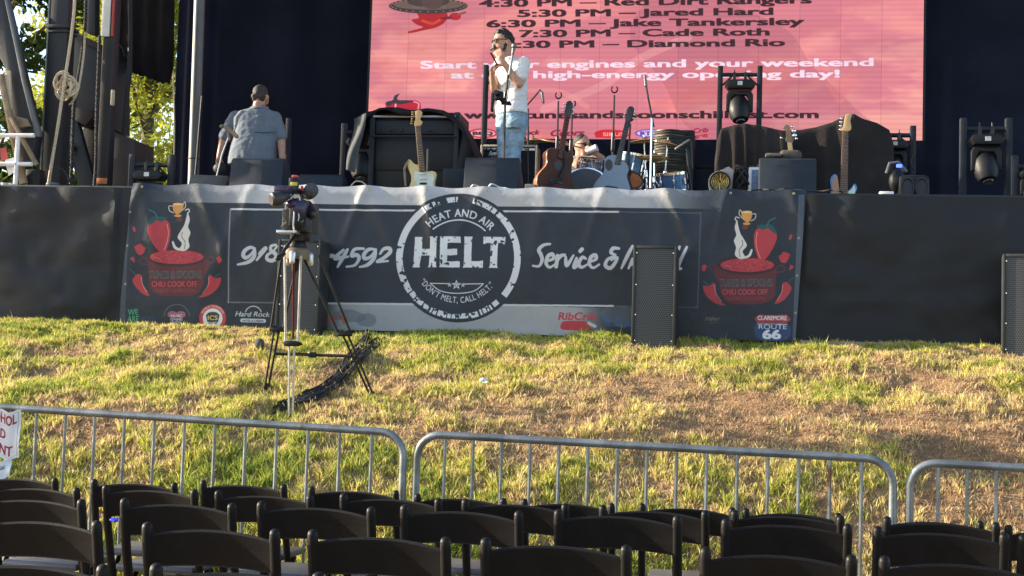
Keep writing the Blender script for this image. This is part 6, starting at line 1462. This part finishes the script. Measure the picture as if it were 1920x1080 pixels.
# ------------------------------------------------------------------ speakers on the grass
def pa(px0, px1, ytop, ybot, label, yaw=0, dep=.31):
    Y = 11.38
    a, b = P(px0, ytop+80, Y), P(px1, ytop+80, Y); xm = (a.x+b.x)/2; wd = b.x-a.x; zt = P((px0+px1)/2, ytop, Y).z; zb = Gz(xm, Y)-.02; h = zt-zb
    t = thing('loudspeaker', label, 'speaker', (xm, Y, zb), yaw, 'loudspeakers standing along the foot of the banner')
    Mx = Matrix.Translation((xm, Y, zb)) @ Matrix.Rotation(yaw, 4, 'Z')
    part('cabinet', 'speaker_paint', t, lambda m: m.box((0, dep/2, h/2), (wd, dep, h), Mx, .010))
    part('rim', 'speaker_paint', t, lambda m: (m.box((-wd/2+.011, -.012, h/2), (.022, .026, h-.004), Mx, .004), m.box((wd/2-.011, -.012, h/2), (.022, .026, h-.004), Mx, .004), m.box((0, -.0125, h-.013), (wd-.046, .025, .024), Mx, .004), m.box((0, -.0125, .013), (wd-.046, .025, .024), Mx, .004)))
    part('grille', 'grille', t, lambda m: m.grid(lambda u, v: Vector(((u-.5)*(wd-.046), -.008-.006*math.sin(u*math.pi), .026+v*(h-.052))), 12, 4, Mx))
    for s in (-1, 1):
        for k in (.08, .33, .62, .93): part('screw', 'chrome', t, lambda m: m.lathe([(.006, 0), (.005, .003)], Mx @ Vector((s*(wd/2-.030), -.014, h*k)), Mx.to_3x3() @ Vector((0, -1, 0)), 8))
    return t
pa(521, 600, 449, 610, 'black loudspeaker with a perforated front behind the camera tripod', R(2))
pa(1186, 1268, 461, 630, 'black loudspeaker with a perforated front before the brush lettering', R(-2))
pa(1880, 1966, 476, 650, 'black loudspeaker cut off by the right edge of the picture', R(-10))
# ------------------------------------------------------------------ video camera on its tripod
mm('tripod_metal', (.62, .62, .62), .35, .55, .12, 10)
mm('cam_body', (.022, .021, .024), .45, 0, .4, 30, .2, 90)
mm('foam', (.07, .07, .075), .95, 0, .4, 90, .8, 220)
mm('cam_purple', (.045, .035, .075), .25, .3)
mm('tan_leather', (.15, .12, .085), .5)
ft1, ft2, ft3 = hit(545, 788), hit(499, 733), hit(699, 747)
dm = PD(557, 470, 9.25)                     # crown of the tripod
t = thing('tripod', 'tall black and silver tripod standing on the grass bank', 'tripod', ((ft1.x+ft2.x+ft3.x)/3, (ft1.y+ft2.y+ft3.y)/3, ft1.z))
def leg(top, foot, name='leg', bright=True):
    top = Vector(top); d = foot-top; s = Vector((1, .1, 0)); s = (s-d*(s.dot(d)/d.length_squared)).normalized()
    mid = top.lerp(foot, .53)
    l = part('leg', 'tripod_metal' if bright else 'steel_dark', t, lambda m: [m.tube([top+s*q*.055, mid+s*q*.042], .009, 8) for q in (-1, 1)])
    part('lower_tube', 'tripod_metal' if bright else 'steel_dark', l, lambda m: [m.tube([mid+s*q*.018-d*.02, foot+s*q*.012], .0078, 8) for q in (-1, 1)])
    part('clamp', 'black_plastic', l, lambda m: (m.box(mid, (.105, .04, .036), None, .008), m.cap(mid+s*.055, .013, mid+s*.068, .008, 8)))
    part('foot', 'rubber', l, lambda m: m.cap(foot+Vector((0, 0, .03)), .018, foot, .012, 8))
    return mid
part('inner_tube', mat('red_tube', (.10, .018, .022), .35, .4), t, lambda m: [m.tube([dm+Vector((s*.022, -.07, -.05)), (dm+Vector((0, -.07, -.04))).lerp(ft1, .5)+Vector((s*.018, .02, 0))], .009, 8) for s in (0,)])
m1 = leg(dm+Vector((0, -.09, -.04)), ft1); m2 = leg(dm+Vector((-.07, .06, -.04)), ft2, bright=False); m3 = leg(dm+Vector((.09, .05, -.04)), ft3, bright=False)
hub = Vector(((ft1.x+ft2.x+ft3.x)/3, (ft1.y+ft2.y+ft3.y)/3, 0)); hub.z = PD(548, 663, 9.2).z
for f_ in (ft1, ft2, ft3):
    tp = dm; k = (tp.z-hub.z)/(tp.z-f_.z); part('spreader_arm', 'black_metal', t, lambda m: m.tube([hub, tp.lerp(f_, k)], .011, 8))
part('spreader_hub', 'black_plastic', t, lambda m: m.lathe([(.03, -.02), (.035, 0), (.03, .02)], hub, (0, 0, 1), 14))
part('crown', 'tan_leather', t, lambda m: m.lathe([(.075, -.06), (.085, -.02), (.085, .0), (.07, .015)], dm, (0, 0, 1), 22))
for a in (-math.pi/2, 2.5, .6): part('crown_lug', 'tripod_metal', t, lambda m: m.cap(dm+Vector((.095*math.cos(a), .095*math.sin(a), -.03)), .024, dm+Vector((.1*math.cos(a), .1*math.sin(a), -.08)), .02, 10))
part('bowl', 'black_plastic', t, lambda m: m.lathe([(.03, -.14), (.035, -.05), (.065, .02), (.06, .05), (.045, .07)], dm, (0, 0, 1), 20))
part('fluid_head', 'cam_body', t, lambda m: (m.box(dm+Vector((.01, 0, .105)), (.10, .11, .09), None, .018), m.lathe([(.02, 0), (.046, .005), (.046, .035), (.02, .04)], dm+Vector((.055, 0, .11)), (1, 0, 0), 18), m.cap(dm+Vector((-.05, -.03, .03)), .022, dm+Vector((-.065, -.04, .02)), .018, 10), m.box(dm+Vector((.0, 0, .165)), (.09, .20, .022), None, .006)))
part('pan_handle', 'black_plastic', t, lambda m: (m.tube([dm+Vector((.0, -.06, .10)), PD(524, 482, 8.9)], .011, 8), m.cap(PD(532, 476, 8.95), .015, PD(521, 484, 8.85), .019, 10)))
c0 = dm+Vector((-.02, 0, .18))
v = thing('video_camera', 'black broadcast video camera with a grey foam microphone on the tripod', 'video camera', c0)
def CP(x, y, dy=0.0): return PD(500+x*.1389, 330+y*.1389, 9.15+dy)
part('body', 'cam_body', v, lambda m: (m.box((CP(395, 520).x, CP(395, 520, .14).y, CP(395, 520).z), (.13, .40, .21), None, .02), m.box(CP(330, 640, -.03), (.10, .10, .10), None, .012), m.box(CP(465, 660, .02), (.12, .12, .10), None, .014)))
part('side_panel', 'cam_body', v, lambda m: [m.box(CP(300, 470+i*32, -.075), (.085, .02, .022), None, .004) for i in range(5)])
part('battery', 'black_plastic', v, lambda m: m.box(CP(400, 560, -.10), (.09, .06, .13), None, .012))
part('viewfinder', 'cam_body', v, lambda m: (m.cap(CP(250, 250, -.12), .040, CP(160, 300, -.22), .046, 14), m.lathe([(.034, 0), (.050, .0), (.046, .04), (.034, .05)], CP(150, 305, -.23), (-.7, -.6, -.25), 18)))
part('viewfinder_hood', 'cam_purple', v, lambda m: m.box(CP(225, 190, -.14), (.10, .12, .05), Matrix.Identity(4), .016))
part('handle', 'cam_body', v, lambda m: (m.tube([CP(330, 330, -.06), CP(330, 210, -.05), CP(430, 210, .15), CP(430, 330, .2)], .018, 8), m.box(CP(365, 190, -.02), (.07, .16, .04), None, .01)))
part('receiver', 'black_plastic', v, lambda m: m.box(CP(367, 125, -.03), (.06, .05, .10), None, .008))
part('receiver_label', mat('label_yellow', (.50, .42, .06), .5), v, lambda m: m.box(CP(367, 108, -.06), (.05, .008, .024), None, .002))
part('tally_cap', 'red_paint', v, lambda m: m.box(CP(385, 8, -.03), (.045, .03, .02), None, .008))
part('tally_cap', 'red_paint', v, lambda m: m.cap(CP(478, 150, -.05), .010, CP(485, 190, -.05), .008, 8), label='small pink red cap')
part('foam_microphone', 'foam', v, lambda m: (m.cap(CP(600, 195, -.02), .050, CP(570, 230, .05), .046, 20), m.cap(CP(500, 250, .06), .03, CP(440, 280, .1), .02, 10)))
part('lens_motor', 'cam_body', v, lambda m: m.cap(CP(560, 390, .12), .030, CP(620, 520, .05), .036, 14))
part('purple_knob', 'cam_purple', v, lambda m: (m.ell(CP(350, 380, -.11), (.05, .03, .03)), m.lathe([(.02, 0), (.05, .01), (.045, .03), (.02, .04)], CP(440, 430, -.10), (.2, -1, .1), 16)))
for pts in ([(375, 470), (368, 560), (360, 660), (372, 740)], [(430, 500), (440, 560), (420, 640)], [(320, 310), (360, 270), (430, 260), (450, 330)], [(250, 290), (280, 240), (330, 260)], [(270, 620), (200, 690)], [(500, 600), (430, 650)]):
    part('lead', 'tape_white' if len(pts) in (4, 3) else 'tan_leather', v, lambda m: m.tube([CP(a, b, -.13) for a, b in pts], .0055, 6))
part('plate', 'alu', v, lambda m: m.box(CP(295, 760, -.04), (.14, .10, .022), None, .004))
# ------------------------------------------------------------------ things lying on the grass
def ground_path(pxs, h, k=8): return [hit(a, b)+Vector((0, 0, h)) for a, b, c_ in smooth_path([(a, b, 0) for a, b in pxs], k)]
def bundle(m):
    rn = random.Random(6)
    for i in range(15):
        o_ = rn.uniform(-15, 15); q = rn.uniform(-9, 9)
        main = [(520+o_*.5, 775+q), (560+o_, 757+q), (600+o_*.7, 738+q), (634+o_*.5, 712+q), (660+o_, 682+q), (686+o_*.4, 640+q*.6), (692, 620)] if i < 8 else [(545+o_*.5, 768+q), (590+o_, 752+q), (630+o_*.6, 728+q*1.3), (662+o_, 690+q), (690+o_*.6, 665+q), (716+o_*.4, 645+q*.5)]
        m.tube([p+Vector((0, 0, .022+.016*abs(math.sin(j*.35+i)))) for j, p in enumerate(ground_path(main, .008))], .0095, 6)
single('cable_bundle', 'thick bundle of black cables trailing down the grass by the tripod', 'cable', 'rubber', bundle)
single('cable', 'thin black cable crossing the lower grass by the left barrier', 'cable', 'rubber', lambda m: m.tube(ground_path([(470, 800), (520, 778), (560, 762)], .02), .011, 6))
g_ = hit(486, 660)
t = thing('floor_microphone', 'small black round foam ball lying on the grass left of the tripod', 'microphone', g_)
part('ball', 'foam', t, lambda m: m.ell(g_+Vector((0, 0, .055)), (.040, .040, .045))); part('stem', 'rubber', t, lambda m: m.tube([g_, g_+Vector((0, 0, .03))], .012, 8))
g_ = hit(906, 724)
single('paper_scrap', 'crumpled white paper scrap on the grass right of the tripod', 'paper', 'paper', lambda m: m.add([g_+Vector(p) for p in ((-.03, 0, .02), (.03, -.01, .025), (.035, .02, .055), (0, .0, .062), (-.035, .02, .048), (0, .03, .03))], [(0, 1, 2, 3), (0, 3, 4), (2, 5, 3), (3, 5, 4)]), smooth=False)
# ------------------------------------------------------------------ crowd barriers
def bar_depth(px): return 1/(1/7.62+(1/6.86-1/7.62)*(px-220)/1270)
RT = .021
def barrier(label, pa_, pb_, nb, sign=1):
    a, b = PD(*pa_, bar_depth(pa_[0])), PD(*pb_, bar_depth(pb_[0]))
    g1, g2 = Gz(a.x, a.y), Gz(b.x, b.y); mid = (a+b)/2
    t = thing('crowd_barrier', label, 'barrier', (mid.x, mid.y, min(g1, g2)), 0, 'galvanised crowd barriers in front of the chairs')
    d = (b-a); d2 = Vector((d.x, d.y, 0)).normalized(); H_ = 1.02
    al, bl = a-Vector((0, 0, H_-.17)), b-Vector((0, 0, H_-.17)); r = .13
    pts = [Vector((a.x, a.y, g1+.02)), al]
    def arc(c, p, q): return [c+p*math.cos(x)+q*math.sin(x) for x in np.linspace(0, math.pi/2, 8)]
    up_ = Vector((0, 0, 1)); dn = d.normalized()
    pts = [Vector((a.x, a.y, g1+.02))]+arc(a+dn*r-up_*r, -dn*r, up_*r)+arc(b-dn*r-up_*r, up_*r, dn*r)+[Vector((b.x, b.y, g2+.02))]
    part('frame', 'galvanised', t, lambda m: m.tube(pts, RT, 12))
    part('lower_rail', 'galvanised', t, lambda m: m.tube([al, bl], .016, 10))
    for i in range(1, nb+1):
        p = a+d*(i/(nb+1)); part('bar', 'galvanised', t, lambda m: m.tube([p-up_*.012, p-up_*(H_-.17)], .0095, 8))
    for p, g in ((a+dn*.32, g1), (b-dn*.32, g2)):
        n_ = Vector((-d2.y, d2.x, 0)); z_ = Gz(p.x, p.y)
        part('foot', 'galvanised', t, lambda m: m.tube([Vector((p.x, p.y, z_+.02))-n_*.28, Vector((p.x, p.y, z_+.05))-n_*.2, Vector((p.x, p.y, z_+.05))+n_*.2, Vector((p.x, p.y, z_+.04))+n_*.28], .016, 8))
    part('hook', 'galvanised', t, lambda m: m.tube([b-up_*.55+dn*(.02+.05*math.sin(x))+up_*.04*math.cos(x) for x in np.linspace(0, math.pi, 9)], .008, 6))
    return t, a, b
bt, ba, bb_ = barrier('galvanised crowd barrier at the left with a white sign tied to it', (-195, 751), (758, 812), 16)
barrier('galvanised crowd barrier in the middle of the row', (783, 813), (1675, 862), 15)
barrier('galvanised crowd barrier cut off at the right of the picture', (1706, 866), (2620, 916), 15)
# rust on two rails
# ------------------------------------------------------------------ sign tied to the left barrier
DS = bar_depth(0)-.05
def sign_canvas():
    c = Canvas(0, 1, 0, 1, 420, lambda a, b: (a, b), 2)
    c.a[:] = np.array((226, 226, 230))/255.
    c.a *= (1-.06*fbm(c.X*5, c.Z*5, 3))[..., None]
    red = (150, 40, 60); bl = (40, 60, 110)
    c.stroke([(.04, .05), (.96, .05), (.96, .95), (.04, .95)], .008, (120, 150, 140), 1, None, False, False, True)
    def tx(t, x0, x1, z, h): 
        T = fat_tris(t, .035); xa, xb = T[..., 0].min(), T[..., 0].max(); ch = cap_height(0)
        q = np.stack([(x0+(T[..., 0]-xa)/(xb-xa)*(x1-x0))*c.k, (z+T[..., 1]/ch*h)*c.k], -1); c.tris(q, red)
    tx('NO ALCOHOL', .10, .94, .73, .19); tx('BEYOND', .26, .77, .41, .18); tx('THIS POINT', .07, .885, .09, .19)
    return c
def small_canvas():
    c = Canvas(0, 1, 0, .4, 420, lambda a, b: (a, b), 2)
    c.a[:] = np.array((206, 218, 228))/255.
    def tx(t, x0, x1, z, h):
        T = fat_tris(t, .05); xa, xb = T[..., 0].min(), T[..., 0].max(); ch = cap_height(0)
        q = np.stack([(x0+(T[..., 0]-xa)/(xb-xa)*(x1-x0))*c.k, (z+T[..., 1]/ch*h)*c.k], -1); c.tris(q, (70, 76, 96))
    tx('BY ORDER OF THE ABLE DRGG', .05, .90, .22, .07); tx('COMMISSION AGENCY', .05, .83, .08, .07)
    return c
def flat_sign(name, label, corners, canv, wav, ymul):
    A, B, C_, D_ = [PD(*q, DS) for q in corners]      # bottom left, bottom right, top right, top left
    mb = MB()
    def f(u, v):
        p = (A*(1-u)+B*u)*(1-v)+(D_*(1-u)+C_*u)*v
        return p+Vector((0, -wav*(math.sin(u*5+v*3)+.6*math.sin(u*17))*.5-.02*max(0, u-.9)*10*(.4+.6*math.sin(v*6)), .012*math.sin(u*21)*u))
    mb.grid(f, 48, 24)
    img = canv.image(name+'_print'); o = mb.build(name, print_mat(name+'_sheet', img, .4, 0, .4))
    n = 49*25; idx = np.arange(n); uvs = np.stack([(idx % 49)/48, (idx//49)/24], 1); set_uv(o, lambda co: uvs)
    return tag(o, label, 'sign')
flat_sign('warning_sign', 'white vinyl sign with dark red capitals on the left barrier', [(-86, 852), (36, 862), (40, 772), (-82, 763)], sign_canvas(), .012, 1)
flat_sign('small_sign', 'small pale blue sign under the red lettered one', [(-100, 890), (20, 898), (22, 864), (-100, 856)], small_canvas(), .004, .4)
# ------------------------------------------------------------------ folding chairs
mm('chair_black', (.0045, .004, .004), .5, 0, .25, 14, .12, 260, .22)
def make_chair():
    t = thing('folding_chair', 'black resin folding chair', 'chair', (0, 0, 0), 0, 'black folding chairs in rows before the barriers')
    hw = .207
    # post runs from the back top, leaning over the seat line, down to the front foot
    for s in (-1, 1):
        def post(m):
            prof = [(-.155, .822), (-.150, .79), (-.115, .62), (-.055, .42), (.10, .0)]
            m.tube([(s*hw, y, z) for y, z in [(-.158, .826), (-.1555, .822), (-.1535, .812), (-.150, .79), (-.115, .62), (-.055, .42), (.10, .012)]], [.006, .0135, .0165, .0172, .0172, .017, .015], 12)
        part('post', 'chair_black', t, post)
        part('rear_leg', 'chair_black', t, lambda m: m.tube([(s*(hw-.035), .12, .43), (s*(hw-.035), -.02, .22), (s*(hw-.035), -.19, .012)], [.015, .016, .015], 10))
    def back(m):
        n = 22; vs = []; fs = []
        def ring(u):
            x = (u-.5)*2*(hw-.012); bow = .028*(1-(2*u-1)**2); zt = .788+.022*(1-(2*u-1)**2)**.9; zb = .680+.008*(1-(2*u-1)**2); out = []
            for (z, th) in ((zb, .0), (zb+.006, .010), (zt-.007, .010), (zt, .004)): out.append((z, th))
            yc = lambda z: -.150-(z-.79)*-.206 if False else -.115-(z-.62)*.206
            pts = [(x, yc(z)+bow-th, z) for z, th in out]+[(x, yc(z)+bow+th, z) for z, th in out[::-1]]
            return pts
        for i in range(n+1): vs += ring(i/n)
        for i in range(n):
            for k in range(8):
                k2 = (k+1) % 8; fs.append((i*8+k, i*8+k2, (i+1)*8+k2, (i+1)*8+k))
        fs.append(tuple(range(8))); fs.append(tuple(n*8+k for k in range(7, -1, -1)))
        m.add(vs, fs)
    part('backrest', 'chair_black', t, back)
    part('seat', mat('seat_sky_tint', (.07, .072, .085), .4, 0, .2, 9, .1, 120), t, lambda m: m.box((0, .10, .445), (.37, .36, .035), None, .014))  # paler lavender grey puts the sky's reflection into the seat colour
    part('stretcher', 'chair_black', t, lambda m: m.tube([(-hw+.04, -.12, .10), (hw-.04, -.12, .10)], .010, 8))
    part('stretcher', 'chair_black', t, lambda m: m.tube([(-hw+.01, .065, .10), (hw-.01, .065, .10)], .010, 8))
    return t
rowsB = {
 'E': ([(-47, 889, 113, 897), (170, 897, 329, 907), (379, 902, 536, 908), (582, 913, 742, 920), (783, 927, 947, 934), (984, 936, 1148, 944), (1202, 943, 1371, 954), (1400, 955, 1573, 961), (1664, 967, 1838, 980)], 'front row by the barriers'),
 'D': ([(-30, 908, 157, 913), (191, 911, 371, 917), (405, 921, 585, 928), (643, 926, 825, 935), (871, 936, 1058, 945), (1132, 948, 1325, 958), (1379, 959, 1578, 966), (1666, 968, 1870, 982), (1893, 985, 2100, 996)], 'second row from the barriers'),
 'C': ([(-50, 928, 166, 935), (225, 937, 438, 942), (486, 943, 700, 949), (758, 950, 977, 956), (1048, 957, 1272, 966), (1358, 971, 1587, 985), (1649, 986, 1886, 1001), (1917, 1003, 2155, 1016)], 'third row from the barriers'),
 'B': ([(-60, 968, 198, 974), (267, 980, 521, 993), (583, 995, 840, 1007), (909, 1010, 1173, 1022), (1323, 1028, 1597, 1040), (1657, 1043, 1935, 1058)], 'fourth row from the barriers'),
 'A': ([(-110, 1046, 195, 1058), (287, 1058, 600, 1074), (690, 1080, 1010, 1096)], 'row nearest the camera')}
fit = {'E': (7.05, 250, 6.30, 1750), 'D': (6.23, 281, 5.64, 1478), 'C': (5.27, 330, 4.73, 1768), 'B': (4.42, 394, 4.08, 1460), 'A': (3.60, 100, 3.42, 900)}
ordn = ['first', 'second', 'third', 'fourth', 'fifth', 'sixth', 'seventh', 'eighth', 'ninth']
proto = make_chair(); first = True
crn = random.Random(8)
for rk, (lst, rname) in rowsB.items():
    d0, p0_, d1, p1_ = fit[rk]
    dep = lambda px: 1/(1/d0+(1/d1-1/d0)*(px-p0_)/(p1_-p0_))
    for i, (xl, yl, xr, yr) in enumerate(lst):
        a, b = PD(xl, yl, dep(xl)), PD(xr, yr, dep(xr)); m_ = (a+b)/2
        o = proto if first else copy_tree(proto); first = False
        w_ = Vector((b.x-a.x, b.y-a.y, 0)).length; yaw = math.atan2(b.y-a.y, b.x-a.x)
        s_ = w_/.415
        back_off = Vector((-math.sin(yaw), math.cos(yaw), 0))*.158*1.0
        o.location = (m_.x+back_off.x, m_.y+back_off.y, m_.z-.826)
        o.rotation_euler = (0, 0, yaw+R(crn.uniform(-2.2, 2.2))); o.scale = (min(1.06, max(.94, s_)), 1, 1)
        o['label'] = 'black folding chair, %s from the left in the %s' % (ordn[i], rname)
g = 0
single('blue_ribbon', 'small bright blue ribbon tied between two chairs at the left', 'ribbon', 'blue_ribbon' if 'blue_ribbon' in M_ or mm('blue_ribbon', (.03, .05, .65), .5) else None, lambda m: (m.ell(PD(214, 975, 4.75), (.017, .006, .008)), m.tube([PD(208, 973, 4.75), PD(214, 977, 4.74), PD(221, 972, 4.75)], .004, 6)))
# ------------------------------------------------------------------ the grass is grown last
make_grass()
